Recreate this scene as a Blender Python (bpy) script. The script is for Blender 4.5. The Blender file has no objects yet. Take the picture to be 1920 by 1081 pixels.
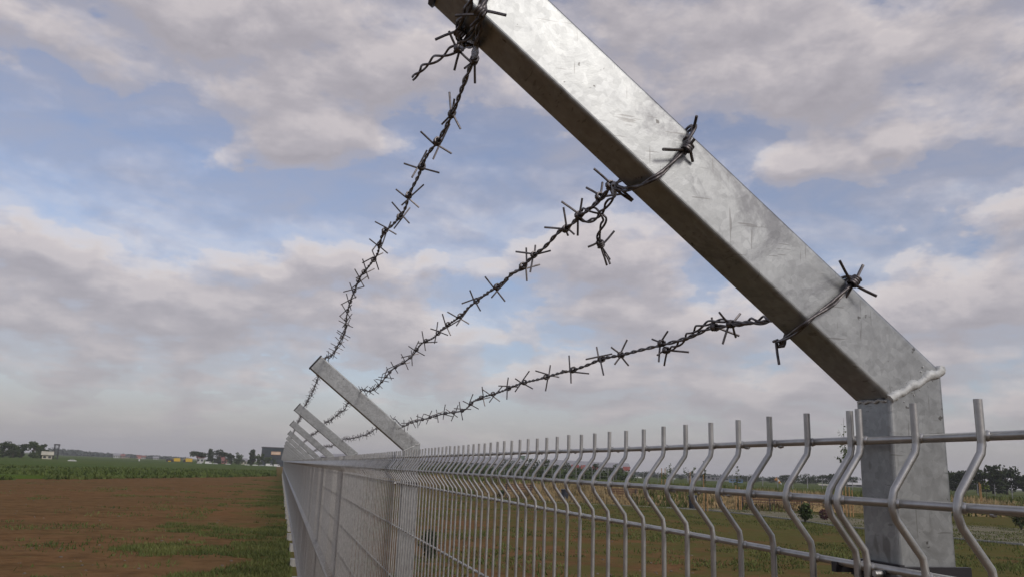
import bpy, math, random
import numpy as np
from mathutils import Vector, Matrix
sc = bpy.context.scene
rnd = random.Random(7)
COL = sc.collection

# ---------------------------------------------------------------- camera
F = 1500.0; YAW, PITCH, ROLL = 0.26746, 0.22289, 0.0378
EYE = 1.75                                    # camera height over the ground
cyw, syw, cp, sp = math.cos(YAW), math.sin(YAW), math.cos(PITCH), math.sin(PITCH)
FWD = Vector((syw*cp, cyw*cp, sp)); RT = Vector((cyw, -syw, 0)); UP = RT.cross(FWD)
R_ = RT*math.cos(ROLL) + UP*math.sin(ROLL); U_ = -RT*math.sin(ROLL) + UP*math.cos(ROLL)
CAM = Vector((0, 0, EYE))
cam = bpy.data.cameras.new("camera"); camo = bpy.data.objects.new("camera", cam); COL.objects.link(camo)
cam.sensor_width = 36; cam.lens = F*36/1920; cam.clip_start = 0.02; cam.clip_end = 9000
camo.matrix_world = Matrix(((R_.x, U_.x, -FWD.x, 0), (R_.y, U_.y, -FWD.y, 0), (R_.z, U_.z, -FWD.z, EYE), (0, 0, 0, 1)))
sc.camera = camo

def ray(px, py):
    return (FWD + R_*((px-960)/F) + U_*((540-py)/F)).normalized()
def on_plane(px, py, p0, n):
    r = ray(px, py); t = (Vector(p0)-CAM).dot(n)/r.dot(n); return CAM + r*t
def on_ground(px, py, z=0.0): return on_plane(px, py, (0, 0, z), Vector((0, 0, 1)))
def at_dist(px, py, dist):
    r = ray(px, py); h = math.hypot(r.x, r.y); return CAM + r*(dist/h)
def near_line(px, py, X, Z):                 # point of the ray closest to the line (X, *, Z)
    r = ray(px, py); dy = Vector((0, 1, 0)); p0 = Vector((X, 0, Z)); w = CAM - p0
    b = r.dot(dy); d = r.dot(w); e = dy.dot(w); den = 1-b*b
    return CAM + r*((b*e-d)/den)

# ---------------------------------------------------------------- sky and sun
SUN_AZ, SUN_EL = math.radians(180-22), math.radians(36)        # behind the camera, a little to the right
sun_dir = Vector((math.sin(SUN_AZ)*math.cos(SUN_EL), math.cos(SUN_AZ)*math.cos(SUN_EL), math.sin(SUN_EL)))
w = bpy.data.worlds.new("World"); sc.world = w; w.use_nodes = True
nt = w.node_tree; nt.nodes.clear()
def N(t, typ, **k):
    n = t.nodes.new(typ)
    for a, v in k.items(): setattr(n, a, v)
    return n
def L(t, a, b): t.links.new(a, b)
def math_(t, op, a, b=None, c=None, clamp=False):
    n = N(t, 'ShaderNodeMath', operation=op); n.use_clamp = clamp
    for i, v in enumerate((a, b, c)):
        if v is None: continue
        if isinstance(v, (int, float)): n.inputs[i].default_value = v
        else: L(t, v, n.inputs[i])
    return n.outputs[0]
def mixc(t, f, a, b, bt='MIX'):
    n = N(t, 'ShaderNodeMix', data_type='RGBA', blend_type=bt); n.clamp_factor = True
    for s, v in ((n.inputs[0], f), (n.inputs[6], a), (n.inputs[7], b)):
        if hasattr(v, 'links'): L(t, v, s)
        elif isinstance(v, (int, float)): s.default_value = v
        else: s.default_value = (*v[:3], 1)
    return n.outputs[2]
def ramp(t, f, pts, interp='LINEAR'):
    n = N(t, 'ShaderNodeValToRGB'); n.color_ramp.interpolation = interp
    e = n.color_ramp.elements
    while len(e) < len(pts): e.new(0.5)
    for i, (p, c) in enumerate(pts):
        e[i].position = p; e[i].color = (*c, 1) if hasattr(c, '__len__') else (c, c, c, 1)
    L(t, f, n.inputs[0]); return n.outputs[0]
def noise(t, vec, scale, detail=4, rough=.55, dist=0.0):
    n = N(t, 'ShaderNodeTexNoise'); n.inputs['Scale'].default_value = scale; n.inputs['Detail'].default_value = detail
    n.inputs['Roughness'].default_value = rough; n.inputs['Distortion'].default_value = dist
    if vec is not None: L(t, vec, n.inputs['Vector'])
    return n.outputs[0]

sky = N(nt, 'ShaderNodeTexSky'); sky.sky_type = 'NISHITA'; sky.sun_disc = False
sky.sun_elevation = SUN_EL; sky.sun_rotation = SUN_AZ; sky.air_density = 1.1; sky.dust_density = 1.6
tc = N(nt, 'ShaderNodeTexCoord'); sep = N(nt, 'ShaderNodeSeparateXYZ'); L(nt, tc.outputs['Generated'], sep.inputs[0])
dx, dy_, dz = sep.outputs
zc = math_(nt, 'MAXIMUM', dz, 0.0)
az = math_(nt, 'ARCTAN2', dx, dy_); el = math_(nt, 'ARCSINE', math_(nt, 'MINIMUM', zc, 1.0))
def cloud_coords(off):
    """clouds lie on a level deck: project the direction onto it (softened at the horizon)"""
    den = math_(nt, 'ADD', zc, 0.12+off)
    cmb = N(nt, 'ShaderNodeCombineXYZ'); L(nt, math_(nt, 'DIVIDE', dx, den), cmb.inputs[0]); L(nt, math_(nt, 'DIVIDE', dy_, den), cmb.inputs[1])
    L(nt, math_(nt, 'MULTIPLY', zc, 1.5), cmb.inputs[2]); return cmb.outputs[0]
# cloud banks (+) and gaps (-) of the day's sky: x, y, half-width, half-height, amount
BANKS = [(330,10,560,120,.30),(120,110,150,70,.14),(760,120,260,70,.14),(1300,90,260,170,.34),(1500,120,70,100,.20),(1850,120,170,220,.34),(540,265,120,60,.26),(690,290,130,50,.16),
 (1490,300,105,40,.42),(1640,262,56,34,.36),(35,445,110,50,.40),(440,550,300,75,.30),(600,500,110,45,.20),(740,600,100,58,.42),(1130,455,310,70,.44),(1290,430,200,60,.14),
 (1260,590,260,60,.20),(1700,590,100,52,.40),(1870,400,80,60,.30),(1880,530,80,45,.28),(1640,730,420,80,.18),(900,690,700,50,.12),(250,690,420,70,.16),(60,610,130,40,.20),(1150,700,300,40,.16),
 (110,300,190,95,-0.34),(420,375,330,50,-0.30),(760,420,200,85,-0.26),(560,180,170,40,-0.11),(1420,240,330,45,-0.18),(1600,380,320,85,-0.37),(1010,330,220,75,-0.34),(890,530,150,38,-0.18),(1520,480,190,60,-0.22),(870,560,90,35,-0.16),(300,200,200,40,-0.10)]
def px_azel(px, py):
    r = ray(px, py); return math.atan2(r.x, r.y), math.asin(r.z)
wv = N(nt, 'ShaderNodeTexNoise'); wv.inputs['Scale'].default_value = 4.2; wv.inputs['Detail'].default_value = 5; wv.inputs['Roughness'].default_value = .6
L(nt, tc.outputs['Generated'], wv.inputs['Vector']); wsep = N(nt, 'ShaderNodeSeparateColor'); L(nt, wv.outputs['Color'], wsep.inputs[0])
azw = math_(nt, 'ADD', az, math_(nt, 'MULTIPLY_ADD', wsep.outputs[0], .26, -.13)); elw = math_(nt, 'ADD', el, math_(nt, 'MULTIPLY_ADD', wsep.outputs[1], .10, -.05))
def bank_sum(de0):
    out = None; e_ = math_(nt, 'ADD', elw, de0)
    for bx, by, hw, hh, am in BANKS:
        a0, e0 = px_azel(bx, by); sa = hw/F; se = hh/F
        da = math_(nt, 'MULTIPLY_ADD', azw, 1/sa, -a0/sa); de = math_(nt, 'MULTIPLY_ADD', e_, 1/se, -e0/se)
        q = math_(nt, 'ADD', math_(nt, 'MULTIPLY', da, da), math_(nt, 'MULTIPLY', de, de))
        g = math_(nt, 'MULTIPLY', math_(nt, 'EXPONENT', math_(nt, 'MULTIPLY', q, -0.8)), am)
        out = g if out is None else math_(nt, 'ADD', out, g)
    return out
def density(off):
    v = cloud_coords(off)
    n1 = noise(nt, v, 2.0, 8, .56, .2)
    mp = N(nt, 'ShaderNodeMapping'); mp.inputs['Scale'].default_value = (1, 1, 1.9); mp.inputs['Location'].default_value = (3.1, 1.7, .4+off*1.9); L(nt, tc.outputs['Generated'], mp.inputs['Vector'])
    n2 = noise(nt, mp.outputs[0], 8.6, 9, .56, .15)
    s = math_(nt, 'MULTIPLY_ADD', n1, .85, -.425)
    return math_(nt, 'ADD', s, math_(nt, 'MULTIPLY_ADD', n2, 1.35, -.675))
b0 = math_(nt, 'ADD', density(0.0), bank_sum(0.0)); b1 = math_(nt, 'ADD', density(.022), bank_sum(.024))
base = math_(nt, 'ADD', b0, 0.08)
cover = ramp(nt, base, [(-0.0, .14), (.08, .40), (.20, .76), (.40, 1.0)], 'EASE')
lit = math_(nt, 'MULTIPLY_ADD', math_(nt, 'SUBTRACT', b0, b1), 2.6, .40, clamp=True)
thick = ramp(nt, base, [(.08, .85), (.24, .72), (.46, .25), (.70, 0.0)])
sh = math_(nt, 'ADD', math_(nt, 'MULTIPLY', lit, .62), math_(nt, 'MULTIPLY', thick, .42), clamp=True)
ccol = ramp(nt, sh, [(0.0, (.36,.335,.365)), (.40, (.48,.445,.47)), (.70, (.635,.58,.585)), (1.0, (.86,.785,.745))])
bg_sky = N(nt, 'ShaderNodeBackground'); bg_sky.inputs[1].default_value = 0.115
L(nt, mixc(nt, 1.0, sky.outputs[0], (1.02,1.0,1.12), 'MULTIPLY'), bg_sky.inputs[0])
# grey air towards the horizon
hz = ramp(nt, zc, [(0.0, 1.0), (.04, .72), (.10, .36), (.22, .08)])
ccol = mixc(nt, hz, ccol, (.375,.36,.385))
bg_c = N(nt, 'ShaderNodeBackground'); L(nt, ccol, bg_c.inputs[0]); bg_c.inputs[1].default_value = 1.0
ms = N(nt, 'ShaderNodeMixShader')
fac = math_(nt, 'MAXIMUM', math_(nt, 'MULTIPLY', cover, .93), math_(nt, 'MULTIPLY', hz, .96))
L(nt, math_(nt, 'MAXIMUM', fac, ramp(nt, noise(nt, cloud_coords(.02), 3.2, 7, .62, .5), [(.3, .20), (.7, .60)])), ms.inputs[0]); L(nt, bg_sky.outputs[0], ms.inputs[1]); L(nt, bg_c.outputs[0], ms.inputs[2])
wo = N(nt, 'ShaderNodeOutputWorld'); L(nt, ms.outputs[0], wo.inputs[0])

sl = bpy.data.lights.new("sun", 'SUN'); sl.energy = 1.4; sl.angle = math.radians(14); sl.color = (1, .955, .89)
so = bpy.data.objects.new("sun", sl); COL.objects.link(so); so.rotation_euler = (-sun_dir).to_track_quat('-Z', 'Y').to_euler()
vs = sc.view_settings; vs.view_transform = 'Standard'; vs.look = 'None'; vs.exposure = 0; vs.gamma = 1; vs.use_curve_mapping = False

# ---------------------------------------------------------------- materials
def mat(name, col, rough=.8, metal=0.0, vary=0.0, vscale=5, bump=0.0, bscale=20, col2=None, spec=.4, coord='Object', detail=5, bdist=.01):
    m = bpy.data.materials.new(name); m.use_nodes = True; t = m.node_tree; b = t.nodes['Principled BSDF']
    b.inputs['Roughness'].default_value = rough; b.inputs['Metallic'].default_value = metal; b.inputs['Specular IOR Level'].default_value = spec
    tcn = N(t, 'ShaderNodeTexCoord'); vec = tcn.outputs['Object' if coord == 'World' else coord]
    if coord == 'World':
        vec = N(t, 'ShaderNodeNewGeometry').outputs['Position']
    if col2 is not None or vary:
        c2 = col2 if col2 is not None else tuple(c*(1-vary) for c in col)
        f = ramp(t, noise(t, vec, vscale, detail, .62), [(.35, 0.0), (.65, 1.0)])
        L(t, mixc(t, f, col, c2), b.inputs['Base Color'])
    else: b.inputs['Base Color'].default_value = (*col, 1)
    if bump:
        bn = N(t, 'ShaderNodeBump'); bn.inputs['Strength'].default_value = bump; bn.inputs['Distance'].default_value = bdist
        L(t, noise(t, vec, bscale, 5, .6), bn.inputs['Height']); L(t, bn.outputs[0], b.inputs['Normal'])
    return m
def geo_pos(t): return N(t, 'ShaderNodeNewGeometry').outputs['Position']

def galvanised(name, stains=1.0, base=(.295,.305,.305)):
    """hot-dip zinc: cloudy spangle, darker rubbed blotches, fine scratches"""
    m = bpy.data.materials.new(name); m.use_nodes = True; t = m.node_tree; b = t.nodes['Principled BSDF']
    v = geo_pos(t)
    big = noise(t, v, 13, 6, .66, .8); mid = noise(t, v, 55, 6, .72, .6); fine = noise(t, v, 420, 3, .6)
    c = mixc(t, ramp(t, mid, [(.32, 0.0), (.68, 1.0)]), tuple(x*.80 for x in base), tuple(min(1, x*1.15) for x in base))
    c = mixc(t, math_(t, 'MULTIPLY', ramp(t, big, [(.50, 0.0), (.62, 1.0)]), .20*stains), c, tuple(min(1, x*1.35) for x in base))
    c = mixc(t, math_(t, 'MULTIPLY', ramp(t, noise(t, v, 9, 7, .74, 1.0), [(.56, 0.0), (.66, 1.0)]), .55*stains), c, (.11,.11,.12))
    vor = N(t, 'ShaderNodeTexVoronoi'); vor.inputs['Scale'].default_value = 210; L(t, v, vor.inputs['Vector']); vs_ = N(t, 'ShaderNodeSeparateColor'); L(t, vor.outputs['Color'], vs_.inputs[0])
    c = mixc(t, .16, c, ramp(t, vs_.outputs[0], [(0, .2), (1, .8)]), 'OVERLAY')
    c = mixc(t, math_(t, 'MULTIPLY', ramp(t, noise(t, v, 95, 3, .6), [(.68, 0.0), (.71, 1.0)]), .75*stains), c, (.06,.055,.05))
    for sc3, ro in (((420, 60, 22), (0, .9, .2)), ((30, 60, 380), (0, .35, .1))):
        mp = N(t, 'ShaderNodeMapping'); mp.inputs['Scale'].default_value = sc3; mp.inputs['Rotation'].default_value = ro; L(t, v, mp.inputs['Vector'])
        c = mixc(t, math_(t, 'MULTIPLY', ramp(t, noise(t, mp.outputs[0], 1.0, 2, .5), [(.68, 0.0), (.71, 1.0)]), .55*stains), c, (.13,.125,.12))
    L(t, c, b.inputs['Base Color']); b.inputs['Metallic'].default_value = .80
    L(t, ramp(t, mid, [(.30, .37), (.70, .50)]), b.inputs['Roughness'])
    bn = N(t, 'ShaderNodeBump'); bn.inputs['Strength'].default_value = .12; bn.inputs['Distance'].default_value = .0009
    h = math_(t, 'ADD', math_(t, 'MULTIPLY', big, 3.0), math_(t, 'ADD', mid, math_(t, 'MULTIPLY', fine, .15)))
    L(t, h, bn.inputs['Height']); L(t, bn.outputs[0], b.inputs['Normal'])
    return m
M = {}
M['zinc'] = galvanised('galvanised_steel')
M['zinc_wire'] = mat('galvanised_wire', (.47,.465,.45), .38, .75, .25, 60, .25, 500, coord='World', bdist=.0004)
M['weld'] = mat('silver_weld', (.60,.61,.59), .62, .25, .30, 160, .9, 260, coord='World', bdist=.001)
M['barb'] = mat('barbed_steel', (.17,.155,.155), .45, .75, .5, 240, .3, 500, coord='World', bdist=.0004)
M['plastic'] = mat('black_plastic', (.022,.020,.024), .5, 0, .2, 60)
M['concrete'] = mat('pale_concrete', (.33,.32,.29), .9, 0, .3, 9, .5, 40)
M['bark'] = mat('bark', (.09,.07,.05), .9, 0, .4, 8)
M['stake'] = mat('stake_wood', (.42,.25,.11), .8, 0, .35, 14)
M['wood'] = mat('bench_wood', (.17,.095,.055), .75, 0, .4, 12)
M['iron'] = mat('bench_iron', (.05,.05,.055), .6, .3, .2, 10)
M['bin'] = mat('bin_paint', (.035,.04,.055), .55, .1, .3, 10)
def foliage(name, a, b_, scale=1.2):
    m = bpy.data.materials.new(name); m.use_nodes = True; t = m.node_tree; b = t.nodes['Principled BSDF']
    v = geo_pos(t); f = ramp(t, noise(t, v, scale, 4, .6), [(.35, 0.0), (.65, 1.0)])
    L(t, mixc(t, f, a, b_), b.inputs['Base Color']); b.inputs['Roughness'].default_value = .7; b.inputs['Specular IOR Level'].default_value = .2
    return m
M['leaf_dark'] = foliage('leaf_dark', (.018,.030,.012), (.045,.062,.022), .6)
M['leaf_mid'] = foliage('leaf_mid', (.028,.048,.014), (.070,.095,.028), .6)
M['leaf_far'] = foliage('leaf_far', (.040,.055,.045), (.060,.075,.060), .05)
M['leaf_light'] = foliage('leaf_light', (.06,.10,.02), (.13,.17,.04), 3)
M['leaf_red'] = foliage('leaf_red', (.045,.018,.022), (.09,.035,.035), 4)
M['weed'] = foliage('weed_leaf', (.055,.075,.018), (.13,.14,.04), .7)
M['crop'] = foliage('crop_leaf', (.045,.070,.012), (.100,.125,.030), .35)
M['straw'] = foliage('straw', (.15,.125,.055), (.36,.27,.145), .35)

# ground: bare reddish earth with grass creeping in along the fence and on the park side
def ground_mat():
    m = bpy.data.materials.new('bare_earth'); m.use_nodes = True; t = m.node_tree; b = t.nodes['Principled BSDF']
    v = geo_pos(t); s = N(t, 'ShaderNodeSeparateXYZ'); L(t, v, s.inputs[0])
    mp = N(t, 'ShaderNodeMapping'); mp.inputs['Scale'].default_value = (.6, 1.0, 1); L(t, v, mp.inputs['Vector'])
    n1 = noise(t, mp.outputs[0], .18, 6, .6, .4); n2 = noise(t, v, 2.6, 6, .68); n3 = noise(t, v, 14, 4, .7)
    earth = mixc(t, ramp(t, n1, [(.35, 0.0), (.65, 1.0)]), (.190,.102,.048), (.150,.095,.045))
    earth = mixc(t, math_(t, 'MULTIPLY', ramp(t, n2, [(.42, 0.0), (.72, 1.0)]), .75), earth, (.062,.040,.021))
    earth = mixc(t, math_(t, 'MULTIPLY', ramp(t, n3, [(.62, 0.0), (.72, 1.0)]), .5), earth, (.15,.11,.072))
    # green: near the fence on the field side (X -3.5..0.4), and drifting over the park side
    left = ramp(t, math_(t, 'MULTIPLY_ADD', s.outputs[0], .12, .9), [(.30, 0.0), (.80, .22), (.95, .50)])
    right = ramp(t, math_(t, 'MULTIPLY_ADD', s.outputs[0], .05, 0.0), [(0.01, 0.0), (.05, .16), (.30, .34), (1.0, .60)])
    side = math_(t, 'GREATER_THAN', s.outputs[0], .42)
    amt = mixc(t, side, left, right)
    gn = noise(t, v, .55, 7, .66, .5)
    g = ramp(t, math_(t, 'ADD', math_(t, 'MULTIPLY', gn, 1.0), math_(t, 'MULTIPLY', amt, .55)), [(.62, 0.0), (.76, .85), (.95, 1.0)])
    green = mixc(t, ramp(t, n2, [(.35, 0.0), (.7, 1.0)]), (.070,.080,.024), (.125,.125,.045))
    n4 = noise(t, mp.outputs[0], .9, 7, .72, .8)
    earth = mixc(t, math_(t, 'MULTIPLY', ramp(t, n4, [(.46, 0.0), (.60, 1.0)]), .40), earth, (.19,.115,.058))
    earth = mixc(t, math_(t, 'MULTIPLY', ramp(t, n4, [(.36, 1.0), (.47, 0.0)]), .35), earth, (.075,.050,.024))
    L(t, mixc(t, math_(t, 'MULTIPLY', g, .85), earth, green), b.inputs['Base Color'])
    b.inputs['Roughness'].default_value = 1; b.inputs['Specular IOR Level'].default_value = 0
    bn = N(t, 'ShaderNodeBump'); bn.inputs['Strength'].default_value = .7; bn.inputs['Distance'].default_value = .08
    L(t, math_(t, 'ADD', n2, math_(t, 'MULTIPLY', n3, .4)), bn.inputs['Height']); L(t, bn.outputs[0], b.inputs['Normal'])
    return m
M['ground'] = ground_mat()
def field_mat(name, cols, sc1=.02, sc2=.3):
    m = bpy.data.materials.new(name); m.use_nodes = True; t = m.node_tree; b = t.nodes['Principled BSDF']
    v = geo_pos(t); mp = N(t, 'ShaderNodeMapping'); mp.inputs['Scale'].default_value = (.35, 1.0, 1); L(t, v, mp.inputs['Vector'])
    c = ramp(t, noise(t, mp.outputs[0], sc1, 6, .6, .3), [(.35, cols[0]), (.5, cols[1]), (.66, cols[2])])
    c = mixc(t, math_(t, 'MULTIPLY', ramp(t, noise(t, v, sc2, 5, .7), [(.4, 0.0), (.7, 1.0)]), .45), c, tuple(x*.5 for x in cols[0]))
    L(t, c, b.inputs['Base Color']); b.inputs['Roughness'].default_value = .95; b.inputs['Specular IOR Level'].default_value = .05
    return m
M['field'] = field_mat('crop_field', [(.050,.085,.012), (.070,.105,.016), (.085,.095,.026)])
M['plateau'] = field_mat('plateau_grass', [(.060,.085,.022), (.085,.105,.028), (.105,.115,.040)], .03, .3)
M['bank'] = field_mat('dry_bank', [(.32,.225,.11), (.26,.185,.09), (.12,.12,.045)], .18, 1.0)
M['path'] = mat('path_gravel', (.19,.155,.095), .95, 0, 0, .6, .3, 6, col2=(.10,.095,.045), coord='World')

# ---------------------------------------------------------------- mesh helpers
class MB:
    def __init__(s): s.v = []; s.f = []
    def add(s, vs_, fs):
        o = len(s.v); s.v += [tuple(x) for x in vs_]; s.f += [tuple(i+o for i in f) for f in fs]
    def box(s, x0, x1, y0, y1, z0, z1, fr=None):
        vs_ = [(x, y, z) for x in (x0, x1) for y in (y0, y1) for z in (z0, z1)]
        if fr: vs_ = [fr(*p) for p in vs_]
        s.add(vs_, [(0,1,3,2),(4,6,7,5),(0,4,5,1),(2,3,7,6),(0,2,6,4),(1,5,7,3)])
    def loft(s, rings, cap=True):
        n = len(rings[0]); vs_ = [p for r in rings for p in r]; fs = []
        for i in range(len(rings)-1):
            for j in range(n): fs.append((i*n+j, i*n+(j+1)%n, (i+1)*n+(j+1)%n, (i+1)*n+j))
        if cap: fs.append(tuple(range(n))[::-1]); fs.append(tuple((len(rings)-1)*n+j for j in range(n)))
        s.add(vs_, fs)
    def tube(s, pts, r, k=6, cap=True):
        pts = [Vector(p) for p in pts]; n = len(pts); rr = r if hasattr(r, '__len__') else [r]*n
        T = [(pts[min(i+1, n-1)]-pts[max(i-1, 0)]).normalized() for i in range(n)]
        a = T[0].orthogonal().normalized(); rings = []
        for i in range(n):
            a = (a - T[i]*a.dot(T[i])).normalized(); b = T[i].cross(a)
            rings.append([pts[i] + (a*math.cos(2*math.pi*j/k) + b*math.sin(2*math.pi*j/k))*rr[i] for j in range(k)])
        s.loft(rings, cap)
    def blob(s, c, rx, ry, rz, k=6, m=4):
        vs_ = [(c[0], c[1], c[2]-rz)]; fs = []
        for i in range(1, m):
            ph = -math.pi/2 + math.pi*i/m
            for j in range(k):
                th = 2*math.pi*j/k; vs_.append((c[0]+rx*math.cos(ph)*math.cos(th), c[1]+ry*math.cos(ph)*math.sin(th), c[2]+rz*math.sin(ph)))
        vs_.append((c[0], c[1], c[2]+rz)); t = len(vs_)-1
        for j in range(k):
            fs.append((0, 1+(j+1)%k, 1+j)); fs.append((t, t-k+j, t-k+(j+1)%k))
            for i in range(m-2): fs.append((1+i*k+j, 1+i*k+(j+1)%k, 1+(i+1)*k+(j+1)%k, 1+(i+1)*k+j))
        s.add(vs_, fs)
    def mesh(s, name, m, smooth=True, ang=38):
        me = bpy.data.meshes.new(name); me.from_pydata(s.v, [], s.f); me.materials.append(m)
        if smooth:
            me.polygons.foreach_set('use_smooth', [True]*len(me.polygons)); me.set_sharp_from_angle(angle=math.radians(ang))
        me.update(); return me
    def build(s, name, m, parent=None, smooth=True, ang=38): return ob(name, s.mesh(name, m, smooth, ang), parent)
def ob(name, data, parent=None, loc=None):
    o = bpy.data.objects.new(name, data); COL.objects.link(o)
    if parent: o.parent = parent
    if loc is not None: o.location = loc
    return o
def tag(o, label=None, cat=None, group=None, kind=None):
    for k, v in (('label', label), ('category', cat), ('group', group), ('kind', kind)):
        if v: o[k] = v
    return o
def thing(name, loc, label, cat, group=None, rz=0):
    o = ob(name, None); o.location = loc; o.rotation_euler = (0, 0, rz); o.empty_display_size = .2
    return tag(o, label, cat, group)
def tris_mesh(name, V, m, per=3, parent=None):
    """V: (n*per, 3) array, one face per `per` vertices"""
    V = np.asarray(V, dtype=np.float32).reshape(-1, 3); n = len(V)//per
    me = bpy.data.meshes.new(name); me.vertices.add(len(V)); me.vertices.foreach_set('co', V.ravel())
    me.loops.add(n*per); me.loops.foreach_set('vertex_index', np.arange(n*per, dtype=np.int32))
    me.polygons.add(n); me.polygons.foreach_set('loop_start', np.arange(0, n*per, per, dtype=np.int32))
    me.materials.append(m); me.update(calc_edges=True); me.validate(); return ob(name, me, parent)
rs = np.random.RandomState(5)

# ---------------------------------------------------------------- ground
def sheet(name, pts, m, z=None, sub=None):
    b = MB(); b.add([(p[0], p[1], p[2] if z is None else z) for p in pts], [tuple(range(len(pts)))])
    return b.build(name, m, None, False)
b = MB(); S = 6000
xs = [-S, -600, -120, -40, -20, -10, -5, 0, 5, 10, 20, 40, 120, 600, S]; 
b.add([(x, y, 0) for y in xs for x in xs], [(j*15+i, j*15+i+1, (j+1)*15+i+1, (j+1)*15+i) for j in range(14) for i in range(14)])
tag(b.build('ground', M['ground'], None, False), kind='structure')

# green crop field on the left, its front edge 60 m away or more
edge_l = [on_ground(x, y) for x, y in ((-500, 900), (-200, 898), (0, 896.5), (150, 896), (300, 894), (430, 892.5), (523, 891))]
edge_l = [Vector((min(p.x, -.4), p.y, 0)) for p in edge_l]
b = MB(); vv = []
for p in edge_l: vv.append((p.x, p.y, .004))
for p in edge_l: vv.append((p.x*1.012, p.y*1.012, .22))
for p in edge_l:
    q = Vector((p.x, p.y, 0)).normalized(); vv.append((q.x*1500, q.y*1500, .25))
n = len(edge_l)
b.add(vv, [(r*n+i, r*n+i+1, (r+1)*n+i+1, (r+1)*n+i) for r in range(2) for i in range(n-1)])
tag(b.build('crop_field', M['field'], None, False), kind='structure')

# park side: path, dry bank and the grass plateau behind it
HB = .92
bank_px = [(700, 901), (800, 912), (900, 926), (1000, 936), (1100, 942), (1200, 946), (1300, 950), (1480, 957), (1700, 963), (1920, 969), (2300, 984)]
bank0 = [on_ground(*p) for p in bank_px]
def outw(p, k): q = Vector((p.x, p.y, 0)); return q + q.normalized()*k
kerb_px = [(1000, 938.5), (1100, 944.5), (1170, 947), (1250, 951), (1320, 955), (1400, 963), (1480, 972.5), (1560, 984), (1680, 997), (1800, 1010), (1920, 1021), (2200, 1045)]
kerb = [on_ground(*p) for p in kerb_px]
def strip(name, A, Bp, m, za, zb):
    b = MB(); n = len(A)
    b.add([(p.x, p.y, za) for p in A] + [(p.x, p.y, zb) for p in Bp], [(i, i+1, n+i+1, n+i) for i in range(n-1)])
    return b.build(name, m, None, False)
pk = [on_ground(*p) for p in [(1000,937.2),(1100,943),(1170,945),(1250,948.2),(1320,951),(1400,954.5),(1480,959.5),(1560,966),(1680,974),(1800,982),(1920,990),(2200,1010)]]
tag(strip('path', kerb, pk, M['path'], .004, .004), kind='structure')
b = MB(); grid = []
for i in range(len(bank0)-1):
    for s in range(14):
        grid.append(bank0[i].lerp(bank0[i+1], s/14))
grid.append(bank0[-1]); n = len(grid); prof = [(0, .0), (.6, .25), (1.6, .55), (3.0, .80), (4.5, .90), (6.5, HB)]
vv = []
for k, (o, z) in enumerate(prof):
    for i, p in enumerate(grid):
        j = 0 if k in (0, 5) else rs.uniform(-.10, .10); q = outw(p, o + (j*3 if k else 0)); vv.append((q.x, q.y, max(.004, z + j)))
b.add(vv, [(r*n+i, r*n+i+1, (r+1)*n+i+1, (r+1)*n+i) for r in range(5) for i in range(n-1)])
tag(b.build('grass_bank', M['bank'], None, True, 80), kind='structure')
top = [outw(p, 6.5) for p in bank0]; far = [outw(p, 2500) for p in bank0]
tag(strip('plateau_field', top, far, M['plateau'], HB, HB), kind='structure')
# concrete kerb along the path
kb = thing('path_kerb', kerb[5], 'thin pale concrete kerb edging the lawn in front of the benches', 'kerb')
def kerb_run(a, c):
    d = (c-a); Ln = d.length; d.normalize(); s = Vector((-d.y, d.x, 0)); k = max(1, int(Ln/1.0)); 
    for i in range(k):
        p = a + d*(i*Ln/k+.01); q = a + d*((i+1)*Ln/k-.01); m_ = MB()
        fr = lambda x, y, z: p + s*x + (q-p)*y + Vector((0, 0, z)) - kb.location
        m_.box(-.05, .05, 0, 1, -.02, .055+rnd.uniform(-.006, .006), fr); m_.build('kerb_stone', M['concrete'], kb, False)
for i in range(3, len(kerb)-2): kerb_run(kerb[i], kerb[i+1])

# ---------------------------------------------------------------- scattered growth (uncountable)
def blades(name, P, h0, h1, wd, m, lean=.5, kind='stuff', label=None, cat=None):
    P = np.asarray(P, dtype=np.float64); n = len(P); a = rs.uniform(0, 2*np.pi, n); h = rs.uniform(h0, h1, n)
    w_ = wd*rs.uniform(.6, 1.4, n); la = rs.uniform(0, 2*np.pi, n); lm = h*lean*rs.uniform(.2, 1, n)
    dx_ = np.cos(a)*w_/2; dy2 = np.sin(a)*w_/2
    V = np.zeros((n, 3, 3)); V[:, 0] = P; V[:, 1] = P; V[:, 2] = P
    V[:, 0, 0] -= dx_; V[:, 0, 1] -= dy2; V[:, 1, 0] += dx_; V[:, 1, 1] += dy2
    V[:, 2, 0] += np.cos(la)*lm; V[:, 2, 1] += np.sin(la)*lm; V[:, 2, 2] += h
    o = tris_mesh(name, V.reshape(-1, 3), m); tag(o, label, cat, None, kind); return o
def vnoise(x, y, s, seed=0):
    r_ = np.random.RandomState(seed); g = r_.rand(64, 64); X = x*s; Y = y*s
    i = np.floor(X).astype(int); j = np.floor(Y).astype(int); fx = X-i; fy = Y-j; fx = fx*fx*(3-2*fx); fy = fy*fy*(3-2*fy)
    G = lambda a, c: g[a % 64, c % 64]
    return (G(i, j)*(1-fx)+G(i+1, j)*fx)*(1-fy) + (G(i, j+1)*(1-fx)+G(i+1, j+1)*fx)*fy
def clumped(n, x0, x1, y0, y1, dens, seed):
    r_ = np.random.RandomState(seed); x = r_.uniform(x0, x1, n); y = y0 + (y1-y0)*r_.rand(n)**1.7
    nn = .6*vnoise(x, y, .45, seed) + .4*vnoise(x, y, 1.9, seed+1); k = nn < dens(x, y) ; x, y = x[k], y[k]
    return np.stack([x, y, np.zeros(len(x))], 1)
P = clumped(120000, -3.2, .34, 9, 80, lambda x, y: .25 + .22*np.clip((x+3.2)/3.5, 0, 1)**1.5, 3)
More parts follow.
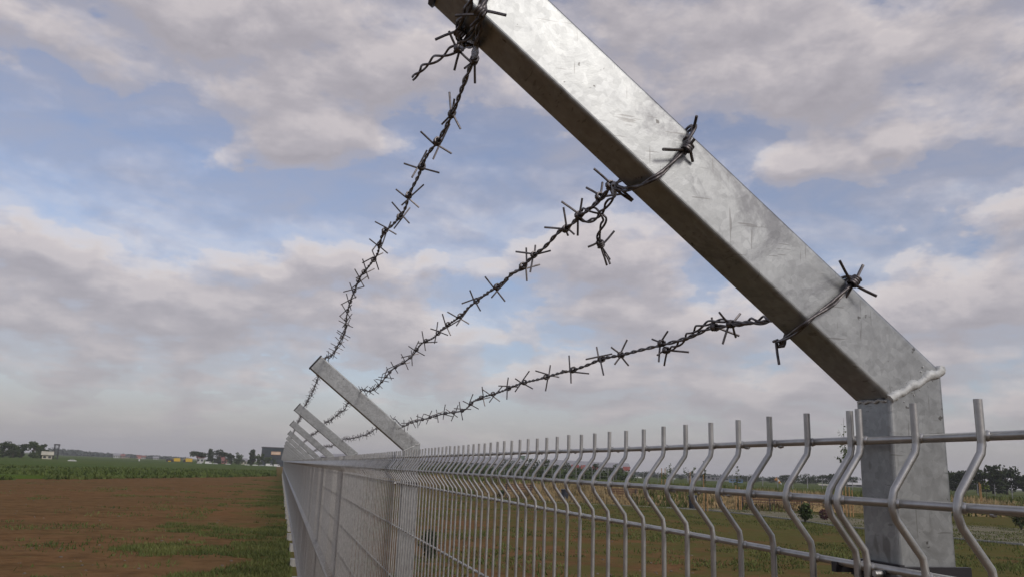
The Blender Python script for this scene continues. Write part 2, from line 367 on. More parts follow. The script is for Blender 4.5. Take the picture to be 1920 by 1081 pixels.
blades('weeds', P, .02, .085, .022, M['weed'], .9, label='low green weeds creeping over the earth along the fence', cat='weeds')
P = clumped(60000, -14, -2, 13, 60, lambda x, y: .20 + .13*np.clip((x+14)/12, 0, 1), 11)
blades('weeds', P, .02, .09, .025, M['weed'], .9, label='sparse weed patches on the open reddish earth', cat='weeds')
P = clumped(170000, .6, 34, 11, 52, lambda x, y: .30 + .20*np.clip(x/25, 0, 1), 21)
blades('lawn_grass', P, .02, .08, .03, M['weed'], .8, label='thin patchy grass of the park lawn behind the fence', cat='grass')
P = clumped(26000, .8, 34, 11, 50, lambda x, y: .26 + .12*np.clip(x/25, 0, 1), 41)
blades('lawn_weeds', P, .05, .13, .03, M['crop'], .7, label='taller weed tufts dotted over the park lawn', cat='weeds')
P = clumped(16000, -9, .3, 10, 50, lambda x, y: .17 + .17*np.clip((x+9)/9, 0, 1), 43)
blades('tall_weeds', P, .03, .09, .028, M['weed'], .7, label='taller weed tufts dotted over the earth field', cat='weeds')
# taller crop plants at the field's front edge
pts = []
for i in range(len(edge_l)-1):
    a, c = edge_l[i], edge_l[i+1]; k = 2600
    t_ = rs.rand(k); o_ = rs.rand(k)**1.8*45; o_ += 2.6*vnoise(t_*40+i*9, o_*.0, .5, 5)-2.2
    for t1, oo in zip(t_, o_):
        q = outw(a.lerp(c, t1), oo-.3); pts.append((q.x, q.y, .16 if oo > 1.0 else .0))
pts = np.array(pts); hN = vnoise(pts[:, 0], pts[:, 1], .18, 8); pts = pts[hN > .22]
blades('crop_plants', pts, .10, .36, .22, M['crop'], 1.1, label='leafy green crop plants along the near edge of the field', cat='crop')
pts = []
for i in range(len(grid)-1):
    for _ in range(120):
        q = outw(grid[i].lerp(grid[i+1], rs.rand()), rs.uniform(-.2, 6.5))
        if vnoise(np.array([q.x]), np.array([q.y]), .22, 31)[0] < .42 + .03*max(0, q.length-grid[i].length-3): continue
        d_ = (q.length - grid[i].length)
        pts.append((q.x, q.y, float(np.interp(d_, [0, .6, 1.6, 3, 4.5, 6.5], [0, .22, .5, .75, .86, .9]))))
blades('dry_grass', pts, .12, .42, .07, M['straw'], .45, label='tall dry straw coloured grass covering the bank behind the benches', cat='dry grass')
pts = []
for i in range(len(grid)-1):
    for _ in range(30):
        q = outw(grid[i].lerp(grid[i+1], rs.rand()), rs.uniform(6.2, 22)); pts.append((q.x, q.y, HB-.02))
for i in range(len(grid)-1):
    for _ in range(60):
        q = outw(grid[i].lerp(grid[i+1], rs.rand()), rs.uniform(-.6, 6.5))
        if vnoise(np.array([q.x]), np.array([q.y]), .22, 31)[0] > .50: continue
        d_ = q.length-grid[i].length; pts.append((q.x, q.y, float(np.interp(d_, [0, .6, 1.6, 3, 4.5, 6.5], [0, .22, .5, .75, .86, .9]))))
blades('meadow_grass', pts, .15, .5, .12, M['weed'], .5, label='green meadow grass on top of the bank', cat='grass')
# clods and stones on the bare earth
b = MB()
for _ in range(900):
    y = 10 + 45*rs.rand()**1.6; x = rs.uniform(-.75*y-1, .2) if rs.rand() < .6 else rs.uniform(.7, .6*y)
    s_ = rs.uniform(.008, .03); b.blob((x, y, s_*.2), s_*rs.uniform(.8, 1.5), s_*rs.uniform(.8, 1.5), s_*.7, 5, 3)
tag(b.build('stones', mat('stone_pale', (.19,.15,.11), .9, 0, .5, 4, coord='World'), None, False), 'small pale stones and clods strewn over the bare earth', 'stones', kind='stuff')

# ---------------------------------------------------------------- the fence
D = .3934                                         # distance of the mesh plane from the eye line
XL, WX, WY, JO, AN = .4155, .0486, .0359, .0836, .9091
YN0 = .4826
post_y = [YN0, 2.885, 5.325, 7.75] + [10.19 + 2.42*i for i in range(46)]
ZZ = lambda z: z + EYE
RAILS = [.030, -.0115, -.0557, -.2, -.365, -.53, -.695, -.742, -.789, -.95, -1.11, -1.27, -1.43, -1.475, -1.52]
FE = .0215
def wire_profile(fine=True):
    pts = [(0, .0514), (0, .024)]
    def fold(c, h, FE=FE):
        q = [(0, c+h-.002), (-.0012, c+h-.0075), (-FE+.0022, c+.0085), (-FE, c+.002), (-FE, c-.003), (-FE+.0022, c-.0095), (-.0012, c-h+.0075), (0, c-h)]
        return q
    pts += fold(-.0125, .040) + fold(-.742, .048, .030) + fold(-1.475, .048, .030) + [(0, -1.56)]
    return pts
def rail_x(z): return (-FE if abs(z+.0115) < .003 else -.030 if any(abs(z-c) < .003 for c in (-.742, -1.475)) else 0) + .0050
def wire_mesh(k, jit):
    m_ = MB(); m_.tube([(x + jit*math.sin(z*7), jit*math.sin(z*5+1), z) for x, z in wire_profile()], .00245, k); return m_.mesh('vertical_wire', M['zinc_wire'], True, 60)
WIRES = [wire_mesh(8, .0006*j) for j in (-1, 0, 1)]
def rail_mesh(z, n, sp, k=8, beads=True):
    m_ = MB(); Ln = (n-1)*sp; q = [(0, y, .0003*math.sin(y*9+z*30)) for y in np.linspace(-.006, Ln+.006, n)]
    m_.tube(q, .0027, k)
    if beads:
        for i in range(n):
            m_.blob((-.0012, i*sp, 0), .0034, .0037, .0034, 6, 4)
        for _ in range(int(n*.6)):
            y = rnd.uniform(0, Ln); m_.blob((0, y, -.0026), .0017, rnd.uniform(.002, .006), .0016, 5, 3)
    return m_.mesh('horizontal_wire', M['zinc_wire'], True, 60)
NW = 49; SP = .05
RM = {z: rail_mesh(z, NW, SP) for z in RAILS}
RM0 = {z: rail_mesh(z, NW, .052) for z in RAILS}
far_wires = MB()
for i in range(NW): far_wires.tube([(x, i*SP, z) for x, z in wire_profile()], .00245, 6)
far_wires = far_wires.mesh('vertical_wire', M['zinc_wire'], True, 60)
far_rails = MB()
for z in RAILS: far_rails.tube([(rail_x(z), -.006, z), (rail_x(z), (NW-1)*SP+.006, z)], .0027, 4)
far_rails = far_rails.mesh('horizontal_wire', M['zinc_wire'], True, 60)
ordn = ['second', 'third', 'fourth', 'fifth', 'sixth', 'seventh', 'eighth', 'ninth', 'tenth']
def panel(y0, idx, sp=SP, back=False):
    if idx == 0: lb = 'nearest welded mesh panel, right of the big post, running out of the picture'
    elif idx == 1: lb = 'welded mesh panel with folded top between the near big post and the second post'
    elif idx < 9: lb = 'welded mesh fence panel starting at the %s post of the row' % ordn[idx-1]
    else: lb = 'far welded mesh panel seen edge on, closed up to a solid grey strip'
    t = thing('mesh_fence', (D, y0, EYE), lb, 'fence panel', 'welded mesh panels of the fence')
    if idx <= 2:
        for i in range(NW):
            o = ob('vertical_wire', WIRES[rnd.randrange(3)], t, (rnd.uniform(-.0005, .0005), (-1 if back else 1)*i*sp + rnd.uniform(-.0006, .0006), rnd.uniform(-.0008, .0008)))
            o.rotation_euler = (rnd.uniform(-.004, .004), 0, 0)
    else: tag(ob('vertical_wire', far_wires, t), kind='stuff')
    if idx <= 3:
        for z in RAILS: ob('horizontal_wire', (RM0 if back else RM)[z], t, (rail_x(z), -(NW-1)*sp if back else 0, z))
    else: tag(ob('horizontal_wire', far_rails, t), kind='stuff')
    return t
panel(.487, 0, .052, True)
for i, y in enumerate(post_y[:-1]): panel(y + (.0144 if i == 0 else .020), i+1)

ey = Vector((0, 1, 0)); 
def arm_frame(yn, a, xl=XL, jo=JO):
    dr = Vector((-math.sin(a), 0, math.cos(a))); nu = Vector((math.cos(a), 0, math.sin(a)))
    O = Vector((xl, yn, ZZ(jo - WX*math.tan(a/2)))); return O, dr, nu
def section(WX, WY, r=.0034, k=5):
    q = []
    for cx, cy_, a0 in ((WX-r, WY-r, 0), (r, WY-r, 90), (r, r, 180), (WX-r, r, 270)):
        for i in range(k+1):
            t = math.radians(a0+90*i/k); q.append((cx+r*math.cos(t), cy_+r*math.sin(t)))
    return q
def make_post(idx, yn, a, jo, Ln, tw=0.0, WX=.0576, WY=.030):
    if idx == 0: lb = 'big nearest galvanised post with a bent arm and a lumpy weld at the bend'
    elif idx == 1: lb = 'second galvanised fence post with bent arm and dark end cap, beyond the big near one'
    elif idx < 9: lb = '%s fence post from the camera, with bent arm leaning over the field' % ordn[idx-1]
    else: lb = 'far small fence post whose arm merges with its neighbours at the end of the row'
    t = thing('fence_post', (XL, yn, 0), lb, 'fence post', 'galvanised posts with bent arms')
    t.rotation_euler = (0, 0, tw)
    O = Vector((0, 0, 0)); sec = section(WX, WY); th = math.tan(a/2); ji = jo - WX*th
    dr = Vector((-math.sin(a), 0, math.cos(a))); nu = Vector((math.cos(a), 0, math.sin(a)))
    mit = [Vector((x, y, ZZ(ji + x*th))) for x, y in sec]
    m_ = MB(); m_.loft([[Vector((x, y, .02)) for x, y in sec], [Vector((x, y, ZZ(-.5))) for x, y in sec], [p - Vector((0, 0, .0012)) for p in mit]]); m_.build('post_tube', M['zinc'], t, True, 8)
    o = Vector((0, 0, ZZ(ji))); end = [o + dr*Ln + nu*x + ey*y for x, y in sec]
    m_ = MB(); rings = [[p + dr*.0012 for p in mit]]
    for s in (.25, .5, .75, 1): rings.append([mp_ + (e-mp_)*s for mp_, e in zip(mit, end)])
    m_.loft(rings); m_.build('arm', M['zinc'], t, True, 8)
    # plastic plug in the open end
    m_ = MB(); g = .0016
    f = lambda x, y, s_: o + dr*(Ln+s_) + nu*(x + (g if x > WX/2 else -g)) + ey*(y + (g if y > WY/2 else -g))
    m_.loft([[f(x, y, .0008) for x, y in sec], [f(x, y, .0045) for x, y in sec], [o + dr*(Ln+.006) + nu*x + ey*y for x, y in sec]]); m_.build('end_cap', M['plastic'], t, True, 30)
    # weld along the mitre
    m_ = MB(); A = Vector((.001, -.0006, ZZ(ji))); Bq = Vector((WX-.001, -.0006, ZZ(jo))); C0 = Vector((-.0006, WY-.004, ZZ(ji-.0005)))
    R0 = .0042 if idx == 0 else .0016; wr_ = random.Random(idx+3)
    q = []; rr = []; k = 34
    for i in range(k+1):
        s = i/k; p = A.lerp(Bq, s); p.z += .0011*math.sin(s*19)*(.3+s)+wr_.uniform(-.0003, .0003); p.y += .0012; q.append(p); rr.append(R0*(.80 + .10*math.sin(s*17+.6) + wr_.uniform(-.09, .09) + 1.6*max(0, s-.86)))
    m_.tube(q, rr, 8); q = [C0.lerp(Vector((-.0006, .002, ZZ(ji-.001))), s/8) + Vector((0, 0, .0008*math.sin(s*2.3))) for s in range(9)]
    m_.tube(q, [R0*.28*(1+.6*math.sin(s*3.1)) for s in range(9)], 6)
    q = [Vector((WX+.0004, y_*WY, ZZ(jo+.0005))) for y_ in (0, .3, .6, 1)]; m_.tube(q, R0*.8, 6)
    if idx == 0:
        for _ in range(26):
            s = wr_.random(); p = A.lerp(Bq, s) + Vector((wr_.gauss(0, .003), 0, wr_.gauss(-.001, .005))); r0 = wr_.uniform(.0003, .0008); p.y = -r0*.3; m_.blob(p, r0, r0, r0, 6, 4)
    m_.build('weld_bead', M['weld'], t, True, 60)
    if idx < 6:
        for zc_ in (-.0585, -.795, -1.45):
            m_ = MB(); z0, z1 = ZZ(zc_-.0075), ZZ(zc_+.0055)
            m_.box(-.0052, -.0012, -.006, WY+.006, z0, z1); m_.box(-.0052, WX+.003, -.0085, -.0045, z0+.001, z1-.001); m_.box(-.0052, WX+.003, WY+.0045, WY+.0085, z0+.001, z1-.001)
            m_.box(-.022, -.0052, WY+.003, WY+.008, z0+.003, z1-.003); m_.box(-.020, -.0052, -.010, -.006, z0+.003, z1-.003)
            c = m_.build('clamp', M['plastic'], t, False)
            m_ = MB(); m_.tube([(-.010, -.006, ZZ(zc_)), (-.020, -.006, ZZ(zc_))], .004, 6); m_.tube([(-.006, -.006, ZZ(zc_)), (-.026, -.006, ZZ(zc_))], .0022, 8); m_.build('bolt', M['zinc_wire'], c, False)
    m_ = MB(); j = rnd.uniform(-.02, .02); m_.box(-.095+j, .16+j, -.12, .15, -.05, .135+rnd.uniform(-.02, .02)); m_.build('footing', M['concrete'], t, False)
    return t
for i, y in enumerate(post_y):
    if i == 0: make_post(0, y, AN, JO, .431, -.006, WX, WY)
    else: make_post(i, y, [0, .912, .923, .915, .895][i] if i < 5 else .91 + rnd.uniform(-.02, .02), [0, .082, .074, .075, .059][i] if i < 5 else .060 + rnd.uniform(-.008, .008), [0, .437, .453, .460, .468][i] if i < 5 else .47, rnd.uniform(-.02, .02))

# ---------------------------------------------------------------- barbed wire
O1, DR1, NU1 = arm_frame(YN0, AN)
def arm_u(px, py):                                # position along the near arm's upper edge seen at a pixel
    p = on_plane(px, py, O1, ey); return (p-O1).dot(DR1)
US = [arm_u(962, -62), arm_u(1288, 250), arm_u(1597, 515)]
def on_upper(i, k):                               # strand k on top of arm i
    if i == 0: O, dr, nu = O1, DR1, NU1
    else: O, dr, nu = arm_frame(post_y[i], .912, XL, [0, .082, .074, .075, .059][i] if i < 5 else .060)
    return O + dr*(US[k] + (.02 if i else 0)) + nu*((WX if i == 0 else .0576)+.004) + ey*(WY/2)
def catmull(P, step):
    P = [Vector(p) for p in P]; P = [P[0]*2-P[1]] + P + [P[-1]*2-P[-2]]; out = []
    for i in range(1, len(P)-2):
        a, b_, c, d = P[i-1:i+3]; n_ = max(2, int((c-b_).length/step))
        for j in range(n_):
            t = j/n_; out.append(.5*((2*b_) + (c-a)*t + (2*a-5*b_+4*c-d)*t*t + (3*b_-a-3*c+d)*t**3))
    out.append(P[-2]); return out
def twisted(mb, P, step=.0035, pitch=.044, hr=.00118, r=.00112, k=6, loose=0.0, wob=.0):
    Q = catmull(P, step); n_ = len(Q); s = 0; T0 = None; a = None; h1 = []; h2 = []
    for i, q in enumerate(Q):
        T = (Q[min(i+1, n_-1)]-Q[max(i-1, 0)]).normalized()
        if a is None: a = T.orthogonal().normalized()
        a = (a-T*a.dot(T)).normalized(); b_ = T.cross(a)
        if i: s += (q-Q[i-1]).length
        ph = 2*math.pi*s/pitch + .8*math.sin(s*31); rr_ = hr*(1 + loose*(.5+.5*math.sin(s*47+1)))
        off = (a*math.cos(ph)+b_*math.sin(ph))*rr_
        wv = Vector((math.sin(s*23+1), 0, math.sin(s*29)))*wob
        h1.append(q+off+wv); h2.append(q-off+wv)
    mb.tube(h1, r, k); mb.tube(h2, r, k); return Q
def barb_mesh(seed):
    r_ = random.Random(seed); m_ = MB(); wr = .00105
    for s in range(2):
        x0 = -.0022 + .0040*s; ph = s*math.pi/2 + r_.uniform(-.3, .3); q = []
        turns = 2.0; n_ = 16
        def dirv(p): return Vector((0, math.cos(p), math.sin(p)))
        st = dirv(ph); tan0 = dirv(ph-math.pi/2)
        lenA = r_.uniform(.015, .021); lenB = r_.uniform(.015, .021)
        e = Vector((r_.uniform(-.3, .3), 0, 0))
        q.append(Vector((x0-.0012, 0, 0)) + st*.0034 + (tan0+e).normalized()*lenA)
        for i in range(n_+1):
            p = ph + 2*math.pi*turns*i/n_; q.append(Vector((x0-.0012+.0032*i/n_, 0, 0)) + dirv(p)*.0034)
        pe = ph+2*math.pi*turns; e = Vector((r_.uniform(-.3, .3), 0, 0))
        q.append(q[-1] + (dirv(pe+math.pi/2)+e).normalized()*lenB)
        m_.tube(q, wr, 5)
    return m_.mesh('barb', M['barb'], True, 60)
BARBS = [barb_mesh(i) for i in range(7)]
def put_barb(parent, p, T, roll=None, sc_=1.0, var=None):
    o = ob('barb', BARBS[rnd.randrange(7) if var is None else var], parent)
    rot = Vector(T).to_track_quat('X', 'Z') @ Matrix.Rotation(rnd.uniform(0, 6.28) if roll is None else roll, 3, 'X').to_quaternion()
    o.rotation_mode = 'QUATERNION'; o.rotation_quaternion = rot; o.location = Vector(p); o.scale = (sc_,)*3; return o
def barb_px(parent, c, T, ends, k=0, coil=True):
    """a barb coiled round the strand at c whose cut ends point to the given picture positions"""
    m_ = MB(); T = Vector(T).normalized(); a = T.orthogonal().normalized(); b_ = T.cross(a); q = []
    for i in range(31):
        p = 2*math.pi*3.5*i/30; q.append(c + (a*math.cos(p)+b_*math.sin(p))*.0031 + T*(.0068*(i/30-.5)))
    if coil: m_.tube(q, .00115, 6)
    for i, (x, y) in enumerate(ends):
        e = on_plane(x, y, c, FWD) + FWD*((-.007, .005, -.004, .006)[(i+k) % 4]); d = (e-c).normalized()
        st = c + T*(.0022*(-1)**i) + d*.002; m_.tube([st, st.lerp(e, .5) + T*.0003, e], .00108, 6)
    o = parent.location; m_.v = [(x-o.x, y-o.y, z-o.z) for x, y, z in m_.v]
    return m_.build('barb', M['barb'], parent, True, 60)
# centre lines of the near bay: what the sagging, kinked wires look like between the first two arms
NEARPX = [[(905,60),(888,108),(868,160),(848,213),(822,262),(799,293),(784,330),(768,362),(757,395),(735,422),(718,436),(711,462),(706,478),(690,500),(676,517),(666,540),(656,566),(650,590),(646,620),(634,645),(622,664)],
          [(1148,348),(1128,372),(1098,396),(1066,424),(1048,434),(1022,462),(1001,478),(975,503),(957,515),(935,535),(912,549),(880,574),(862,592),(832,613),(812,632),(790,643),(772,666),(752,681),(735,692),(712,718),(694,732)],
          [(1440,600),(1400,604),(1360,610),(1330,614),(1300,628),(1262,640),(1238,646),(1200,655),(1165,664),(1130,671),(1101,683),(1075,692),(1049,698),(1012,709),(975,718),(938,733),(905,743),(888,751),(868,768),(832,774),(800,783),(770,791),(755,797)]]
LBW = ['topmost barbed wire strand, running from the tip of the big arm', 'middle barbed wire strand with a dangling curled end below the big arm', 'lowest barbed wire strand, leaving the big arm just above the mesh panels']
def nearline(k, pts):
    p0 = on_upper(0, k); return [near_line(x, y, p0.x, p0.z) for x, y in pts]
def face_n(px, py): return on_plane(px, py, O1 + ey*(-.0042), ey)           # on the arm's near face
def face_u(px, py): return on_plane(px, py, O1 - NU1*.0042, NU1)           # under the arm
for k in range(3):
    root = thing('barbed_wire', on_upper(0, k), LBW[k], 'barbed wire', 'barbed wire strands over the fence')
    O_ = root.location.copy()
    loc = lambda p: Vector(p)-O_
    line = nearline(k, NEARPX[k])
    # over arm 0: from the upper side over to the line
    P = [on_upper(0, k), on_upper(0, k) + ey*(WY) - NU1*.004] + [p for p in line if p.y > YN0+WY+.05] + [on_upper(1, k)]
    P = [P[0]] + sorted(P[1:], key=lambda q: q.y)
    m_ = MB(); Q = twisted(m_, [loc(p) for p in P], k=6); 
    acc = 0; nxt = .055; ylim = nearline(k, [((822, 262), (982, 497), (1130, 671))[k]])[0].y - O_.y
    for i in range(1, len(Q)):
        acc += (Q[i]-Q[i-1]).length
        if acc > nxt and Q[i].y > ylim:
            put_barb(root, Q[i], Q[i]-Q[i-1], None, 1.1); nxt = acc + (.098, .108, .112)[k]*rnd.uniform(.82, 1.18)
    # the ties at the near arm, and what hangs from them
    e1 = on_upper(0, k)
    nl = lambda x, y: nearline(k, [(x, y)])[0]
    if k == 0:
        fs = O1 + ey*(WY+.004)
        lp = [e1, O1 + DR1*US[0] + NU1*(WX+.002) - ey*.004, face_n(935, -40), face_n(912, -4), face_u(898, 30), face_u(884, 62), face_u(868, 76), fs+DR1*(US[0]-.004)-NU1*.003, fs+DR1*US[0]+NU1*(WX*.5), e1]
        twisted(m_, [loc(p) for p in lp], hr=.0012, loose=.6)
        lp = [face_n(918, -30), face_n(911, 2), face_u(903, 28), face_u(896, 62), face_u(892, 88), line[1], line[2]]
        twisted(m_, [loc(p) for p in lp], hr=.0012, loose=.8)
        lp = [face_u(885, -30), face_u(880, 8), face_u(862, 40), face_u(856, 60), face_u(866, 80), face_u(884, 84)]
        twisted(m_, [loc(p) for p in lp], hr=.0011, loose=.8)
        tail = [face_u(882, 80)] + [nl(*p) for p in ((868, 86), (848, 94), (826, 105), (800, 120), (786, 134), (774, 147))]
        twisted(m_, [loc(p) for p in tail], hr=.0015, loose=1.0, pitch=.055)
        barb_px(root, face_u(901, 22), DR1, [(949, 35), (853, 24), (912, -20), (882, 44)])
        barb_px(root, face_u(862, 62), DR1, [(815, 70), (878, 40), (870, 84)], 1)
        barb_px(root, nl(860, 90), nl(848, 94)-nl(868, 86), [(843, 63), (851, 129), (885, 120), (874, 76)])
        barb_px(root, nl(889, 112), line[2]-line[1], [(893, 84), (890, 153), (872, 132)], 2)
        barb_px(root, nl(847, 213), line[4]-line[3], [(842, 170), (864, 243), (827, 231), (853, 188)], 1)
    if k == 1:
        lp = [e1, O1+DR1*US[1]+NU1*(WX+.003)-ey*.003, face_n(1287, 272), face_n(1268, 296), face_n(1243, 322), face_n(1222, 336), face_u(1198, 348), face_u(1170, 355), face_u(1154, 350), O1+DR1*(US[1]-.006)+NU1*(-.003)+ey*(WY+.003)]
        twisted(m_, [loc(p) for p in lp], hr=.0010, loose=.2, pitch=.06)
        lp = [O1+DR1*(US[1]+.012)+NU1*(-.003)+ey*(WY+.003)] + nearline(1, [(1150, 366), (1134, 388), (1118, 408), (1098, 415), (1082, 405)])
        twisted(m_, [loc(p) for p in lp], hr=.0012, loose=.5)
        tail = nearline(1, [(1088, 398), (1104, 392), (1122, 397), (1134, 410), (1126, 428), (1122, 446), (1128, 466), (1136, 482), (1141, 496)])
        twisted(m_, [loc(p) for p in tail], hr=.0013, loose=.9, pitch=.05)
        V_ = line[1]-line[2]
        barb_px(root, nl(1144, 346), V_, [(1112, 318), (1151, 366)]); barb_px(root, nl(1124, 368), V_, [(1100, 350), (1166, 364), (1131, 340), (1117, 384)], 1)
        barb_px(root, nl(1085, 403), V_, [(1052, 379), (1084, 441), (1091, 372)]); barb_px(root, nl(1061, 428), V_, [(1056, 389), (1021, 425), (1076, 440), (1066, 441)], 2)
        barb_px(root, nl(1126, 457), nl(1128, 466)-nl(1122, 446), [(1153, 432), (1102, 463), (1145, 486), (1118, 445)], 1)
        barb_px(root, nl(1001, 477), V_, [(967, 471), (1032, 470), (1004, 459), (994, 510)], 3)
        barb_px(root, face_n(1287, 278)-ey*.002, face_n(1268, 296)-face_n(1287, 272), [(1239, 283), (1302, 301), (1300, 262)])
        barb_px(root, face_n(1296, 248), NU1, [(1302, 221), (1282, 262)], coil=False)
    if k == 2:
        lp = [e1, O1+DR1*US[2]+NU1*(WX+.003)-ey*.003, face_n(1590, 538), face_n(1563, 566), face_n(1530, 590), face_n(1508, 608), face_u(1482, 628), face_u(1459, 640), O1+DR1*(US[2]-.004)+NU1*(-.004)+ey*(WY+.004), O1+DR1*(US[2]+.003)+NU1*(WX*.5)+ey*(WY+.006), e1]
        twisted(m_, [loc(p) for p in lp], hr=.0011, loose=.15, pitch=.07)
        lp = nearline(2, [(1450, 598), (1420, 598), (1385, 606), (1360, 600), (1335, 602), (1310, 612), (1290, 628), (1270, 645), (1250, 658)])
        twisted(m_, [loc(p) for p in lp], hr=.0014, loose=.9)
        V_ = nl(1340, 607)-nl(1370, 607)
        barb_px(root, nl(1370, 606), V_, [(1345, 584), (1391, 587), (1353, 643), (1383, 632)]); barb_px(root, nl(1340, 612), V_, [(1337, 594), (1384, 628)], 1)
        barb_px(root, nl(1249, 655), V_, [(1289, 658), (1247, 685), (1231, 664)]); barb_px(root, nl(1240, 642), V_, [(1251, 619), (1224, 635), (1233, 676)], 2)
        barb_px(root, nl(1164, 664), V_, [(1177, 636), (1145, 649), (1180, 685), (1151, 681)], 1)
        barb_px(root, face_n(1598, 528)-ey*.002, face_n(1563, 566)-face_n(1590, 538), [(1567, 489), (1624, 496), (1639, 554), (1580, 579)])
        barb_px(root, face_u(1458, 636), ey, [(1455, 680), (1454, 640)], coil=False)
    # the bays beyond
    for i in range(1, 16):
        a_, c_ = on_upper(i, k), on_upper(i+1, k); n_ = 16 if i < 4 else 6; P = []
        for j in range(n_+1):
            s = j/n_; p = a_.lerp(c_, s); p.z -= .02*4*s*(1-s); 
            if 0 < j < n_: p += Vector((rnd.uniform(-1, 1), 0, rnd.uniform(-1, 1)))*.005
            P.append(loc(p))
        if i < 3: Q = twisted(m_, P, step=.008, k=4)
        else: Q = catmull(P, .06); m_.tube(Q, .0023, 4)
        if i < 3:
            acc = 0; nxt = .05
            for j in range(1, len(Q)):
                acc += (Q[j]-Q[j-1]).length
                if acc > nxt: put_barb(root, Q[j], Q[j]-Q[j-1]); nxt = acc + .116*rnd.uniform(.82, 1.18)
        else:
            if i == 3: fb = MB()
            n_ = 23
            for j in range(n_):
                p = P[0].lerp(P[-1], (j+.5)/n_)
                for _ in range(2):
                    d_ = Vector((rnd.uniform(-1, 1), rnd.uniform(-.4, .4), rnd.uniform(-1, 1))).normalized()*.017; fb.tube([p-d_, p+d_], .0011, 3)
    m_.build('twisted_strand', M['barb'], root, True, 60)
    tag(fb.build('barb', M['barb'], root, False), kind='stuff')

# ---------------------------------------------------------------- trees
def leaves(C, Rr, n, size, dens=None, flat=1.0, rst=None):
    """n leaf-clump quads filling ellipsoids C with radii Rr"""
    r_ = rst or rs; V = []
    vol = np.array([a*b_*c for a, b_, c in Rr]) ** (2/3); pr = vol/vol.sum()
    idx = r_.choice(len(C), n, p=pr)
    u = r_.normal(size=(n, 3)); u /= np.linalg.norm(u, axis=1)[:, None]; rad = r_.uniform(.45, 1.05, n) ** .6
    P = np.array(C)[idx] + u*np.array(Rr)[idx]*rad[:, None]
    a = r_.normal(size=(n, 3)); a /= np.linalg.norm(a, axis=1)[:, None]; b_ = np.cross(a, r_.normal(size=(n, 3))); b_ /= np.linalg.norm(b_, axis=1)[:, None]
    s = size*r_.uniform(.5, 1.4, n)[:, None]
    return np.stack([P-a*s, P+b_*s*.6, P+a*s, P-b_*s*.6], 1).reshape(-1, 3)
def tree(name, base, h, wd, label, kind='round', m='leaf_dark', n=900, group=None, seed=0, leaf=None):
    r_ = np.random.RandomState(seed+100); t = thing(name, base, label, 'tree', group)
    C, Rr = [], []; tr = MB(); lf = leaf or h*.05
    if kind == 'umbrella':
        th = h*.55; tr.tube([(0, 0, -.1), (h*.02, 0, th*.5), (0, 0, th), (0, 0, h*.85)], [h*.035, h*.028, h*.022, h*.008], 7)
        for i in range(12):
            a = r_.uniform(0, 6.28); q = wd*.36*r_.uniform(.15, 1)**.5; C.append((q*math.cos(a), q*math.sin(a), h*(.80 - .26*(q/(wd*.36))**2 + r_.uniform(-.04, .04)))); Rr.append((wd*.19, wd*.19, h*.14))
    elif kind == 'column':
        th = h*.3; tr.tube([(0, 0, -.1), (0, 0, th), (0, 0, h*.9)], [h*.03, h*.025, h*.006], 7)
        for i in range(10): C.append((r_.uniform(-.15, .15)*wd, r_.uniform(-.15, .15)*wd, h*(.18+.075*i))); Rr.append((wd*.38*(1-.04*i), wd*.38, h*.10))
    else:
        th = h*.4; tr.tube([(0, 0, -.1), (h*.01, 0, th*.5), (0, 0, th), (0, 0, h*.8)], [h*.04, h*.03, h*.024, h*.006], 7)
        for i in range(20):
            a = r_.uniform(0, 6.28); z = r_.uniform(.14, .86); q = wd*.38*math.sqrt(max(.05, 1-((z-.5)/.5)**2))*r_.uniform(.2, 1)
            C.append((q*math.cos(a), q*math.sin(a), h*z)); Rr.append((wd*r_.uniform(.14, .22), wd*r_.uniform(.14, .22), h*r_.uniform(.09, .14)))
    for c in C[::2]:
        z0 = th*r_.uniform(.7, 1); tr.tube([(0, 0, z0), (c[0]*.5, c[1]*.5, (z0+c[2])/2+.02*h), c], [h*.014, h*.01, h*.004], 5)
    tr.build('trunk', M['bark'], t)
    V = leaves(C, Rr, n, lf, rst=r_); tris_mesh('crown', V, M[m], 4, t); return t
def tree_px(name, x, ytop, ybase, wpx, dist, label, **k):
    p = at_dist(x, ybase, dist); q = at_dist(x, ytop, dist); z0 = k.pop('z', 0.0); base = Vector((p.x, p.y, z0)); h = q.z - z0
    return tree(name, base, h, wpx/F*dist*1.05, label, **k)
G1 = 'trees in the clump at the left edge'
for i, (x, yt, wp, lb) in enumerate([(-22, 828, 44, 'dark tree at the far left edge of the field, cut by the picture edge'), (6, 824, 34, 'broad dark tree at the left edge of the skyline'), (24, 828, 26, 'second tree of the left clump, lower and rounder'), (41, 829, 24, 'middle bushy tree of the left clump'),
        (62, 824, 28, 'tallest tree of the left clump, before its right end'), (80, 828, 22, 'rightmost tree of the left clump, over the small pale shed')]):
    tree_px('broadleaf_tree', x, yt, 853, wp, 230+6*i, lb, group=G1, seed=i, m='leaf_dark' if i % 2 else 'leaf_mid', n=1700)
G2 = 'trees beside the dark building'
tree_px('umbrella_pine', 369, 840.5, 866, 31, 300, 'umbrella pine in front of a white house on the skyline', kind='umbrella', group=G2, seed=20, n=1100)
tree_px('cypress', 393, 838, 866, 13, 300, 'slim dark tree right of the umbrella pine', kind='column', group=G2, seed=21)
tree_px('broadleaf_tree', 408, 840, 866, 22, 302, 'dark round tree right of the slim one on the skyline', group=G2, seed=22)
tree_px('umbrella_pine', 421, 842, 866, 20, 310, 'small flat topped pine next to the dark round tree', kind='umbrella', group=G2, seed=23, n=500)
tree_px('broadleaf_tree', 432, 847, 867, 17, 300, 'low broad tree in the middle of the skyline group', group=G2, seed=24)
